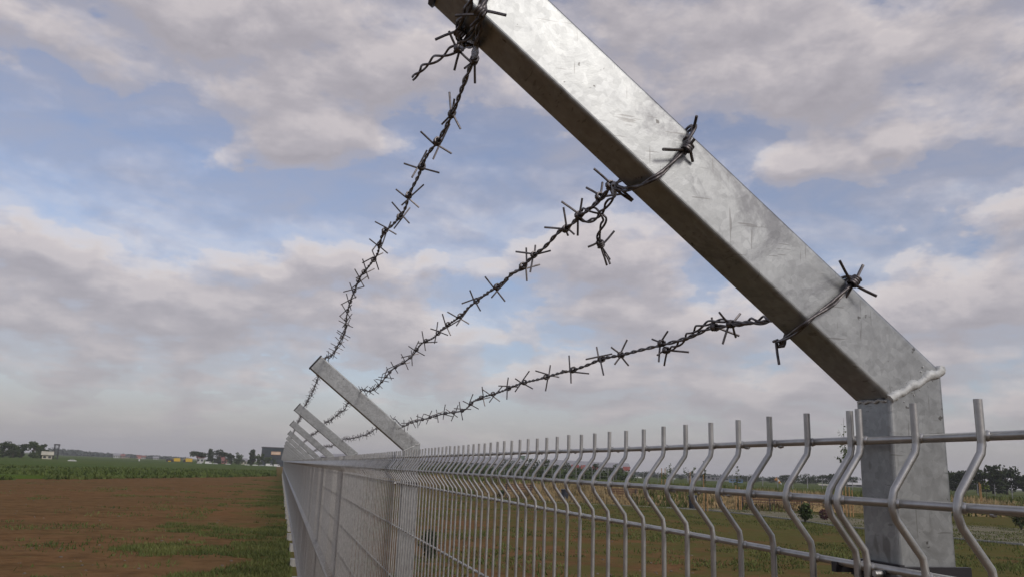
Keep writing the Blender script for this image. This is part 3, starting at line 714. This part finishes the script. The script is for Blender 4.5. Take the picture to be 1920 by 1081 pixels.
tree_px('broadleaf_tree', 447, 846, 867, 18, 300, 'low broad tree at the end of the skyline group', group=G2, seed=25, m='leaf_mid')
tree_px('cypress', 472, 839, 869, 15, 290, 'tall dark upright tree left of the dark building', kind='column', group=G2, seed=26)
tree_px('broadleaf_tree', 486, 847, 869, 16, 288, 'small green tree at the corner of the dark building', group=G2, seed=27, m='leaf_mid')
tree_px('broadleaf_tree', 501, 852, 870, 16, 284, 'low green tree in front of the dark building', group=G2, seed=28, m='leaf_mid')
tree_px('broadleaf_tree', 514, 858, 870.5, 12, 284, 'small bush like tree under the sign of the dark building', group=G2, seed=29, m='leaf_mid')
G3 = 'trees before the long warehouse'
for i, (x, yt, yb, wp) in enumerate([(952, 857, 886, 46), (990, 855, 886, 46), (1015, 856, 887, 34), (1045, 867, 889, 24), (1062, 864, 890, 24), (1084, 873, 890, 20), (1118, 866, 891, 24), (1143, 876, 892, 18), (1158, 866, 892, 20), (1207, 881, 895, 26), (1232, 888, 897, 22), (1274, 889, 899, 18)]):
    nm = ['large dark tree at the left end of the near warehouse roof', 'second large dark tree, just left of the near warehouse', 'third tree, overlapping the left corner of the near warehouse', 'small tree under the grey warehouse roof', 'tree with pointed top before the warehouse wall', 'low bush like tree beside the red band of the warehouse',
          'round dark tree in the middle of the warehouse', 'low tree below the second red patch', 'tree near the red end of the warehouse', 'round tree right of the warehouse on open ground', 'low tree beside the first sapling', 'small dark tree left of the concrete block building'][i]
    tree_px('broadleaf_tree', x, yt, yb, wp, 170 if i < 9 else 220, nm, group=G3, seed=40+i, m='leaf_dark', n=700, z=HB)
for i, (x, yt, yb, wp) in enumerate([(1402, 888, 903, 26), (1418, 893, 904, 18), (1446, 894, 905, 16), (1468, 889, 906, 24), (1486, 888, 906, 26), (1510, 887, 907, 26), (1530, 890, 908, 26), (1550, 889, 908, 24), (1563, 884, 909, 18), (1580, 890, 909, 24), (1600, 891, 910, 24), (1780, 880, 918, 34)]):
    nm = ['bushy tree right of the blue shed', 'low tree on the right slope of the bushy one', 'small tree beside the windsock', 'first tree of the dark wood right of the windsock', 'second tree of the dark wood', 'third tree of the dark wood, behind a mesh wire', 'fourth tree of the dark wood', 'fifth tree of the dark wood, under the tall pine', 'taller flat pine sticking out of the dark wood', 'tree of the dark wood next to the tall pine', 'last tree of the dark wood before the big post', 'dark tree just right of the big post'][i]
    tree_px('broadleaf_tree', x, yt-1, yb, wp*(1.35 if i != 8 else 1.0), 260 if i < 11 else 150, nm, group='trees of the dark wood', seed=60+i, n=1500, z=HB, kind='umbrella' if i == 8 else 'round')
for i, (x, yt, yb, wp, lb) in enumerate([(1805, 874, 919, 44, 'broad dark tree between the big post and the last wire'), (1833, 873, 920, 44, 'dark tree behind the last tall mesh wire'), (1862, 870, 920, 40, 'tree left of the tallest crown at the right edge'), (1888, 866, 921, 44, 'tallest airy tree near the right edge of the picture'), (1922, 884, 922, 34, 'lower tree cut by the right picture edge')]):
    tree_px('broadleaf_tree', x, yt, yb, wp, 150, lb, group='trees at the right edge', seed=80+i, n=1500 if i != 3 else 1000, z=HB)
# hazy far wood on the left skyline: one mass
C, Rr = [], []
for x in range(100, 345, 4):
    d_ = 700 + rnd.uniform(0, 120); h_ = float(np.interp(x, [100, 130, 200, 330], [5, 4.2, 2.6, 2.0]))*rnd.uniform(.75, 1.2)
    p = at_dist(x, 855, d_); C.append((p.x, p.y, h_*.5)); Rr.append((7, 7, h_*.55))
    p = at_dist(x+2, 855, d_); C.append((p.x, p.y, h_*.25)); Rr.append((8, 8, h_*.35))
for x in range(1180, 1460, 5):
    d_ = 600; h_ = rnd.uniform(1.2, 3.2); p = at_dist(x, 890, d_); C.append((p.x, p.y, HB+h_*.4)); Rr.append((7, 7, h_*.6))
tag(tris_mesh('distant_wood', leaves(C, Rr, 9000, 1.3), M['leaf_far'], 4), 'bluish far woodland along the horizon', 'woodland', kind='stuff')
# hedge along the far fence under the warehouse
C, Rr = [], []
for x in np.arange(720, 1180, 3.0):
    yb = 866+.0378*(x-527)+9; p = at_dist(x, yb, 118+rnd.uniform(0, 14)); hh_ = rnd.uniform(.5, 1.3); C.append((p.x, p.y, HB+hh_*.5)); Rr.append((1.3, 1.3, hh_*.75))
tag(tris_mesh('hedge', leaves(C, Rr, 12000, .22), M['leaf_mid'], 4), 'long unkempt hedge in front of the warehouses', 'hedge', kind='stuff')

# ---------------------------------------------------------------- far buildings and vehicles
def frame_px(x0, x1, dist, z0=0.0):
    """local frame on a line between two picture columns: x along the facade, y away, z up"""
    a = at_dist(x0, 860, dist); c = at_dist(x1, 860, dist); a.z = z0; c.z = z0; e = (c-a); Ln = e.length; e.normalize()
    return a, Ln, math.atan2(e.y, e.x)
def height_px(x, y, dist): return at_dist(x, y, dist).z
def house(x0, x1, ytop, dist, wall, roof, label, cat='house', z0=0.0, gable=True, depth=9, wins=4, group=None, rows=1):
    a, Ln, rz = frame_px(x0, x1, dist, z0); H = height_px((x0+x1)/2, ytop, dist)-z0
    t = thing('house' if cat == 'house' else cat.replace(' ', '_'), a, label, cat, group, rz); hw = H*(.62 if gable else .95)
    m_ = MB(); m_.box(0, Ln, 0, depth, 0, hw); m_.build('wall', wall, t, False)
    m_ = MB()
    if gable: m_.add([(-.3, -.4, hw-.1), (Ln+.3, -.4, hw-.1), (Ln+.3, depth+.4, hw-.1), (-.3, depth+.4, hw-.1), (-.3, depth/2, H), (Ln+.3, depth/2, H)], [(0, 1, 5, 4), (2, 3, 4, 5), (0, 4, 3), (1, 2, 5), (0, 3, 2, 1)])
    else: m_.box(-.15, Ln+.15, -.15, depth+.15, hw, H)
    m_.build('roof', roof, t, False)
    for r in range(rows):
        for i in range(wins):
            cx = Ln*(i+.5)/wins; w2 = min(.9, Ln/wins*.28); zb = hw*(r+.35)/rows; zt = zb + hw*.36/rows
            m_ = MB(); m_.box(cx-w2, cx+w2, -.06, .02, zb, zt); m_.build('window', M['glass'], t, False)
    return t
M['glass'] = mat('dark_glass', (.03,.035,.045), .15, 0, spec=.6)
def pl(n, c, r=.8): return mat(n, c, r, 0, .25, .5)
W_white, W_cream, W_grey, W_dark = pl('render_white', (.55,.54,.52)), pl('render_cream', (.50,.47,.36)), pl('render_grey', (.26,.26,.27)), pl('cladding_dark', (.030,.045,.055))
R_red, R_grey, R_dark = pl('roof_red', (.26,.10,.08)), pl('roof_grey', (.30,.29,.30)), pl('roof_dark', (.08,.08,.09))
house(212, 224, 848.5, 560, W_white, R_grey, 'small white house on the far left skyline', wins=3)
house(226, 233, 849.5, 570, pl('render_pink', (.45,.33,.30)), R_red, 'pinkish house next to the white one on the far skyline', wins=2)
house(234, 242, 852, 580, W_cream, R_dark, 'low cream house behind the dark hedge line', wins=2)
house(256, 262, 851.5, 560, pl('render_rose', (.42,.26,.25)), R_red, 'small rose coloured house behind the pale post', wins=2)
house(264, 272, 852.5, 570, W_white, R_red, 'low white house right of the rose coloured one', wins=2)
house(287, 297, 854, 560, W_white, R_grey, 'wide white house left of the yellow machines', wins=3)
house(369, 382, 850, 330, W_white, R_red, 'white house seen beneath the umbrella pine', wins=2)
house(412, 420, 852, 330, W_white, R_red, 'white house between the skyline trees', wins=2)
house(416, 426, 857.5, 320, pl('render_brick', (.36,.15,.12)), R_red, 'low red brick house under the flat topped pine', wins=2)
house(452, 463, 857.5, 320, W_cream, R_grey, 'low cream house between the trees and the upright tree', wins=2)
house(78, 97, 844.5, 235, W_cream, W_cream, 'small pale shed at the right end of the left tree clump', cat='shed', wins=2, depth=6)
# dark office block with a pale orange sign
a, Ln, rz = frame_px(489, 536, 310); H = height_px(510, 836.5, 310)
t = thing('office_building', a, 'dark blue office block with a pale orange sign at the end of the fence', 'building', None, rz)
m_ = MB(); m_.box(0, Ln, 0, 12, 0, H-.35); m_.build('wall', W_dark, t, False); m_ = MB(); m_.box(-.2, Ln+.2, -.2, 12.2, H-.35, H); m_.build('roof', R_dark, t, False)
sx0 = Ln*(507-489)/47; sx1 = Ln*(525-489)/47; zt = height_px(515, 845, 310); zb = height_px(515, 851, 310)
m_ = MB(); m_.box(sx0, sx1, -.30, -.02, zb, zt); sg = m_.build('sign', pl('sign_face', (.62,.40,.27)), t, False)
m_ = MB(); m_.box(sx0+.3, sx1-.3, -.33, -.30, zb+.35, zt-.35); m_.build('sign_panel', pl('sign_inner', (.72,.56,.42)), sg, False)
for i in range(8):
    for r in range(3):
        cx = Ln*(i+.5)/8
        if sx0-1 < cx < sx1+1 and r == 2: continue
        m_ = MB(); m_.box(cx-.5, cx+.5, -.05, .02, H*(.12+.27*r), H*(.26+.27*r)); m_.build('window', M['glass'], t, False)
# long warehouses behind the fence
def warehouse(x0, x1, yt0, yt1, dist, label, z0=HB, parts=()):
    a, Ln, rz = frame_px(x0, x1, dist, z0); h0 = height_px(x0, yt0, dist)-z0; h1 = height_px(x1, yt1, dist)-z0
    t = thing('warehouse', a, label, 'warehouse', None, rz)
    m_ = MB(); H_ = (h0+h1)/2; m_.box(0, Ln, 0, 30, -.3, H_*.62); m_.build('wall', W_grey, t, False)
    m_ = MB(); hw = H_*.62
    m_.add([(-.3, -.5, hw+.003), (Ln+.3, -.5, hw+.003), (Ln+.3, 30.5, hw+.003), (-.3, 30.5, hw+.003), (-.3, 12, h0), (Ln+.3, 12, h1)], [(0, 1, 5, 4), (2, 3, 4, 5), (0, 4, 3), (1, 2, 5), (0, 3, 2, 1)]); m_.build('roof', R_grey, t, False)
    for i in range(int(Ln/5)):
        m_ = MB(); m_.box(i*5+2.2, i*5+2.9, -.08, .02, hw*.2, hw*.85); m_.build('wall_panel', R_dark, t, False)
    return t, Ln, hw, H_
warehouse(600, 985, 847, 855.5, 190, 'long low grey warehouse seen through the far mesh panels')
t, Ln, hw, H_ = warehouse(1018, 1181, 858, 866, 210, 'grey roofed warehouse with red bands and a white end')
rd = pl('cladding_red', (.34,.10,.09))
for s0, s1 in ((.33, .42), (.44, .52), (.57, .64), (.92, 1.0)):
    m_ = MB(); m_.box(Ln*s0, Ln*s1, -.62, -.52, hw*.75, hw*1.15); m_.build('red_panel', rd, t, False)
m_ = MB(); m_.box(Ln*.90, Ln, -.50, -.02, -.2, hw*.74); m_.build('end_bay', W_white, t, False)
t = house(972, 984, 852.5, 205, pl('green_sheet', (.16,.22,.17)), pl('green_roof', (.20,.26,.20)), 'greenish box building between the two warehouses', cat='shed', gable=False, z0=HB, wins=1)
house(1288, 1332, 886, 240, W_grey, W_grey, 'concrete grey block building right of the saplings', cat='building', gable=False, z0=HB, wins=6)
house(1332, 1366, 892, 245, W_grey, R_dark, 'lower dark grey wing beside the concrete block building', cat='building', gable=False, z0=HB, wins=4)
house(1366, 1392, 896, 190, pl('blue_sheet', (.16,.25,.38)), W_grey, 'low blue shed left of the bushy tree', cat='shed', gable=False, z0=HB, wins=2, depth=6)
house(1535, 1549, 906, 200, W_white, W_cream, 'small white hut in front of the dark wood', cat='shed', gable=True, z0=HB, wins=2, depth=5)
house(1583, 1616, 903, 200, W_white, W_white, 'white tent like roof left of the big post', cat='tent', gable=True, z0=HB, wins=2, depth=7)
def car(x, y, dist, label, wpx=14, col=(.62,.62,.62), z0=0.0, van=False):
    p = at_dist(x, y, dist); s = .5 if False else 1
    t = thing('parked_car' if not van else 'parked_van', (p.x, p.y, z0), label, 'van' if van else 'car', 'far parked vehicles', -math.atan2(p.x, p.y))
    Lc = wpx/F*dist; k = Lc/4.4; paint = mat('car_paint', col, .3, .1, spec=.6); h = 1.45*k if not van else 2.0*k
    m_ = MB(); pr = [(-2.2,.35),(-2.2,.8),(-1.5,.95),(-.9,1.42),(.7,1.42),(1.4,.98),(2.15,.85),(2.2,.35)] if not van else [(-2.2,.35),(-2.2,1.9),(1.2,1.95),(1.9,1.1),(2.2,1.0),(2.2,.35)]
    m_.loft([[(x_*k, -.8*k, z*k) for x_, z in pr], [(x_*k, .8*k, z*k) for x_, z in pr]]); m_.build('body', paint, t, False)
    m_ = MB(); wpr = [(-1.25,.98),(-.85,1.32),(.62,1.32),(1.2,.98)] if not van else [(.5,1.15),(.5,1.7),(1.2,1.7),(1.6,1.15)]
    m_.loft([[(x_*k, -.82*k, z*k) for x_, z in wpr], [(x_*k, .82*k, z*k) for x_, z in wpr]]); m_.build('window', M['glass'], t, False)
    for sx in (-1.35, 1.35):
        for sy in (-.78, .60):
            m_ = MB(); m_.tube([(sx*k, sy*k, .33*k), (sx*k, (sy+.2)*k, .33*k)], .33*k, 10); m_.build('wheel', M['plastic'], t, False)
wh, gy = (.62,.62,.60), (.35,.36,.38)
car(136, 858, 200, 'lone white car out in the green field left', 13, wh)
car(374, 863, 285, 'white car under the umbrella pine', 9, wh); car(391, 864, 285, 'white van left of the skyline trees', 11, wh, van=True); car(404, 864, 285, 'white car behind the white van on the skyline', 9, wh)
car(428, 865, 285, 'small white car below the low broad trees', 9, wh); car(464, 866, 280, 'white car left of the upright tree', 9, wh); car(479, 867.5, 275, 'white car right of the upright tree', 10, wh)
car(491, 868, 275, 'grey blue car at the corner of the dark building', 10, gy); car(505, 868.5, 275, 'long white van in front of the dark building', 12, wh, van=True); car(519.5, 869, 270, 'brightest white van beside the end of the fence', 11, wh, van=True)
car(1098, 895, 175, 'white car by the far hedge', 10, wh, HB); car(1196, 893, 200, 'white car right of the warehouse', 14, wh, HB); car(1262, 898, 230, 'pale car beside the first sapling', 9, wh, HB)
# yellow machines (fuel bowsers) on the left skyline
def truck(x0, x1, ytop, dist, label):
    a, Ln, rz = frame_px(x0, x1, dist); H = height_px(x0, ytop, dist); t = thing('yellow_truck', a, label, 'truck', 'yellow trucks', rz); ye = pl('paint_yellow', (.62,.40,.03))
    m_ = MB(); m_.box(Ln*.26, Ln, 0, 2.6, H*.25, H); m_.build('cargo_box', ye, t, False); m_ = MB(); m_.add([(x_, y_, z_) for y_ in (.1, 2.5) for x_, z_ in ((0, H*.2), (0, H*.5), (Ln*.07, H*.85), (Ln*.24, H*.85), (Ln*.24, H*.2))], [(0, 1, 2, 3, 4), (9, 8, 7, 6, 5)] + [(i, 5+i, 5+(i+1) % 5, (i+1) % 5) for i in range(5)]); c = m_.build('cab', ye, t, False)
    m_ = MB(); m_.box(Ln*.08, Ln*.2, .05, .1, H*.52, H*.78); m_.build('window', M['glass'], c, False)
    for x_ in (.12, .5, .85):
        m_ = MB(); m_.tube([(Ln*x_, .02, .55), (Ln*x_, .45, .55)], .55, 10); m_.build('wheel', M['plastic'], t, False)
truck(322, 338, 857, 330, 'left yellow truck on the skyline'); truck(344, 361, 857.5, 330, 'right yellow truck on the skyline, next to the umbrella pine'); truck(313, 323, 862, 335, 'low yellow truck, the smallest, at the left of the yellow group')
# lattice mast by the shed
a = at_dist(104, 853, 240); t = thing('lattice_mast', (a.x, a.y, 0), 'dark lattice mast beside the small pale shed', 'mast'); H = height_px(104, 831, 240)
for sx in (-.5, .5):
    for sy in (-.5, .5): m_ = MB(); m_.tube([(sx, sy, 0), (sx, sy, H)], .07, 5); m_.build('leg', M['iron'], t, False)
m_ = MB()
for i in range(5):
    z0, z1 = H*i/5, H*(i+1)/5
    for s in (-.5, .5):
        m_.tube([(-.5, s, z0), (.5, s, z1)], .035, 4); m_.tube([(s, -.5, z0), (s, .5, z1)], .035, 4); m_.tube([(-.5, s, z1), (.5, s, z1)], .035, 4)
m_.build('bracing', M['iron'], t, False); m_ = MB(); m_.box(-.6, .6, -.6, .6, H-.25, H); m_.build('platform', M['iron'], t, False)
a = at_dist(261, 862, 290); t = thing('marker_post', (a.x, a.y, 0), 'pale red and white marker post standing in the green field', 'marker post')
m_ = MB(); m_.box(-.18, .18, -.1, .1, 0, 1.0); m_.build('post', W_white, t, False); m_ = MB(); m_.box(-.45, .45, -.12, .12, 1.0, 1.6); m_.build('board', pl('board_red', (.5,.25,.22)), t, False)
# windsock
a = at_dist(1455, 908, 190); t = thing('windsock', (a.x, a.y, HB), 'orange and white windsock against the dark wood', 'windsock'); Hh = height_px(1455, 896, 190)-HB
m_ = MB(); m_.tube([(0, 0, 0), (0, 0, Hh+.2)], .06, 6); m_.build('pole', R_grey, t, False)
for i, c in enumerate(['o', 'w', 'o', 'w']):
    m_ = MB(); r0, r1 = .42-.07*i, .35-.07*i; m_.tube([(i*.33, 0, Hh-.28*i), ((i+1)*.33, 0, Hh-.28*(i+1))], [r0, r1], 10); m_.build('sleeve', pl('sock_orange', (.65,.28,.05)) if c == 'o' else W_white, t, False)

# ---------------------------------------------------------------- park behind the fence
def bench(x, y, label, rz_=0.0, Ln=1.8):
    p = on_ground(x, y); t = thing('park_bench', p, label, 'bench', 'park benches on the path', -math.atan2(p.x, p.y)+rz_)
    for i in range(4): m_ = MB(); m_.box(-Ln/2, Ln/2, -.05+.11*i, .04+.11*i, .44, .475); m_.build('seat_slat', M['wood'], t, False)
    for i in range(3):
        m_ = MB(); o_ = .40+.03*i; z_ = .55+.13*i; m_.box(-Ln/2, Ln/2, o_, o_+.03, z_, z_+.10); m_.build('back_slat', M['wood'], t, False)
    for sx in (-Ln/2+.12, Ln/2-.12):
        m_ = MB(); m_.box(sx-.03, sx+.03, -.04, .02, 0, .44); m_.box(sx-.03, sx+.03, .38, .44, 0, .9); m_.box(sx-.03, sx+.03, .02, .38, .38, .44); m_.build('leg', M['iron'], t, False)
bench(972, 934, 'bench at the left, beyond the dense mesh wires'); bench(1168, 943.5, 'bench on the path left of the second bin, backed by dry grass'); bench(1418, 955, 'bench right of the sapling with an orange stake'); bench(1478, 957, 'bench left of the green shrub'); bench(1545, 961, 'bench behind the dark red ball shrub')
def bin_(x, y, label):
    p = on_ground(x, y); t = thing('litter_bin', p, label, 'bin', 'litter bins by the path')
    m_ = MB(); m_.tube([(0, 0, 0), (0, 0, .45), (0, 0, .66)], [.20, .22, .24], 14); m_.build('bin_body', M['bin'], t, True, 40); m_ = MB(); m_.tube([(0, 0, .663), (0, 0, .70), (0, 0, .75)], [.27, .28, .20], 14); m_.build('lid', M['bin'], t, True, 40)
bin_(1059, 939, 'dark litter bin on the path in front of the dry bank, left one'); bin_(1299, 952, 'dark litter bin beside the orange staked sapling, right one')
def sapling(x, ybase, ytop, label, stakes=((-.18, .9),), n=46, seed=0, z0=0.0, sparse=.35, col='leaf_mid', dist=None):
    p = on_ground(x, ybase) if z0 == 0 and dist is None else at_dist(x, ybase, dist or 70)
    p.z = z0; d_ = math.hypot(p.x, p.y); H = height_px(x, ytop, d_)-z0; r_ = np.random.RandomState(seed)
    t = thing('sapling', p, label, 'young tree', 'staked saplings in the park')
    m_ = MB(); q = [(0, 0, 0), (.02, 0, H*.4), (-.02, .01, H*.7), (.01, 0, H)]; m_.tube(q, [.022, .018, .012, .005], 6)
    tips = [(0, 0, H)]
    for i in range(6):
        a = r_.uniform(0, 6.28); z = H*r_.uniform(.5, .8); e = (math.cos(a)*sparse, math.sin(a)*sparse, z+sparse*r_.uniform(.8, 1.6)); m_.tube([(0, 0, z), (e[0]*.6, e[1]*.6, (z+e[2])/2), e], [.009, .007, .003], 4); tips.append(e)
    m_.build('trunk', M['bark'], t, False)
    P = []
    for _ in range(n):
        e = tips[r_.randint(len(tips))]; s = r_.uniform(.3, 1); z0_ = H*.5; P.append((e[0]*s+r_.normal()*.05, e[1]*s+r_.normal()*.05, z0_+(e[2]-z0_)*s+r_.normal()*.05))
    P = np.array(P); k = len(P); a = r_.normal(size=(k, 3)); a /= np.linalg.norm(a, axis=1)[:, None]; b_ = np.cross(a, r_.normal(size=(k, 3))); b_ /= np.linalg.norm(b_, axis=1)[:, None]; s = r_.uniform(.04, .085, k)[:, None]
    tris_mesh('foliage', np.stack([P-a*s, P+b_*s*.7, P+a*s, P-b_*s*.7], 1).reshape(-1, 3), M[col], 4, t)
    for o_, hs in stakes: m_ = MB(); m_.tube([(o_, 0, 0), (o_, 0, hs)], [.035, .03], 6); m_.build('stake', M['stake'], t, False)
sapling(1323, 957, 860, 'tall sapling with an orange stake beside the right litter bin', ((-.10, 1.9), (.12, 1.2)), 50, 1)
sapling(1384, 955, 873, 'thin sapling with two orange stakes by the bench', ((-.12, 1.4), (.10, 1.3), (.2, 1.1)), 40, 2, sparse=.2)
sapling(1591, 968, 782, 'tall leafy sapling with several stakes left of the big post', ((-.3, 1.5), (-.1, 1.6), (.12, 1.55), (.3, 1.4)), 170, 3, sparse=.38)
sapling(1244, 936, 884, 'small staked sapling before the plateau field', ((-.14, 1.4), (.14, 1.4)), 60, 4, z0=HB, dist=62, col='leaf_light', sparse=.3)
sapling(1257, 930, 867, 'slender sapling with a pointed leafy tip', (), 70, 5, z0=HB, dist=66, sparse=.25)
sapling(1292, 936, 878, 'airy sapling with spread twigs left of the tall one', ((.1, 1.2),), 50, 6, z0=HB, dist=60, sparse=.5)
sapling(1851, 945, 900, 'light green sapling with two stakes at the right', ((-.5, 1.2), (-.4, 1.1)), 60, 7, z0=HB, dist=62, col='leaf_light', sparse=.25)
sapling(1000, 915, 878, 'small sapling near the left bench', ((.1, 1.0),), 40, 8, z0=HB, dist=70, sparse=.3)
def shrub(x, y, wpx, hpx, label, m, seed, n=500, leaf=.05, ball=False):
    p = on_ground(x, y); d_ = (p-CAM).length; t = thing('shrub', p, label, 'shrub', None); W = wpx/F*d_/2; H = hpx/F*d_; r_ = np.random.RandomState(seed)
    m_ = MB(); 
    for i in range(5): a = r_.uniform(0, 6.28); m_.tube([(0, 0, -.02), (math.cos(a)*W*.4, math.sin(a)*W*.4, H*.5), (math.cos(a)*W*.7, math.sin(a)*W*.7, H*.8)], [.02, .012, .005], 5)
    m_.build('stem', M['bark'], t, False)
    if ball: C, Rr = [(0, 0, H/2)], [(W, W, H/2)]
    else:
        C, Rr = [], []
        for i in range(8): a = r_.uniform(0, 6.28); q = W*.5*r_.rand(); C.append((q*math.cos(a), q*math.sin(a), H*r_.uniform(.35, .68))); Rr.append((W*.5, W*.5, H*.32))
    tris_mesh('foliage', leaves(C, Rr, n, leaf, rst=r_), M[m], 4, t)
shrub(1510, 978, 32, 34, 'olive green shrub on the lawn edge between two mesh wires', 'leaf_mid', 1, 420, .07)
shrub(1546, 973, 17, 18, 'dark red ball shaped shrub left of the big post', 'leaf_red', 2, 500, .035, True)
shrub(1915, 992, 30, 36, 'dark green shrub at the right picture edge', 'leaf_dark', 3, 420, .05)
shrub(805, 1050, 46, 54, 'dark rounded bush close behind the second post', 'leaf_dark', 4, 1500, .025)
shrub(940, 930, 16, 12, 'low dark shrub at the foot of the bank behind the left panels', 'leaf_dark', 5, 250, .08)
# post-and-wire fence on the plateau
t = None; px = [1223, 1250, 1276, 1304, 1342, 1372, 1400, 1443, 1470, 1496, 1523, 1551, 1580, 1853, 1885, 1918]
far_f = thing('wire_fence', at_dist(1400, 900, 75).xy.to_3d(), 'light wire fence with thin pale posts on top of the bank', 'fence'); fo = far_f.location
pos = []
for x in list(range(1150, 1600, 28)) + list(range(1800, 1960, 32)):
    p = at_dist(x, 905, 75); p.z = HB; H = 1.15; m_ = MB(); m_.tube([p-fo, p-fo+Vector((0, 0, H))], .03, 5); m_.build('post', R_grey, far_f, False); pos.append(p)
for zz in (.3, .7, 1.1):
    m_ = MB(); m_.tube([p-fo+Vector((0, 0, zz)) for p in pos], .006, 3); m_.build('wire', R_grey, far_f, False)
# second tall fence with bent arms before the warehouse
f2 = thing('mesh_fence', (30, 90, HB), 'far boundary fence with bent arms in front of the warehouse', 'fence'); fo = f2.location.copy(); pos = []
for i, x in enumerate(range(930, 1180, 15)):
    p = at_dist(x, 890, 100+i*1.2); p.z = HB; m_ = MB(); m_.tube([p-fo, p-fo+Vector((0, 0, 1.5)), p-fo+Vector((-.18, 0, 1.72)), p-fo+Vector((-.45, 0, 1.95))], .035, 5); m_.build('post', R_grey, f2, False); pos.append(p)
for zz in (.05, .5, 1.0, 1.5):
    m_ = MB(); m_.tube([p-fo+Vector((0, 0, zz)) for p in pos], .012, 3); m_.build('wire', R_grey, f2, False)
# ---------------------------------------------------------------- thin summer haze over the plain
hb = MB(); hb.box(-1500, 1500, -60, 2600, -1.0, 40.0)
hm = bpy.data.materials.new('haze'); hm.use_nodes = True; t = hm.node_tree; t.nodes.clear()
pv = N(t, 'ShaderNodeVolumePrincipled'); pv.inputs['Color'].default_value = (.97, .975, .99, 1); pv.inputs['Density'].default_value = .00038; pv.inputs['Anisotropy'].default_value = .0
L(t, pv.outputs[0], N(t, 'ShaderNodeOutputMaterial').inputs['Volume'])
tag(hb.build('haze', hm, None, False), kind='stuff')
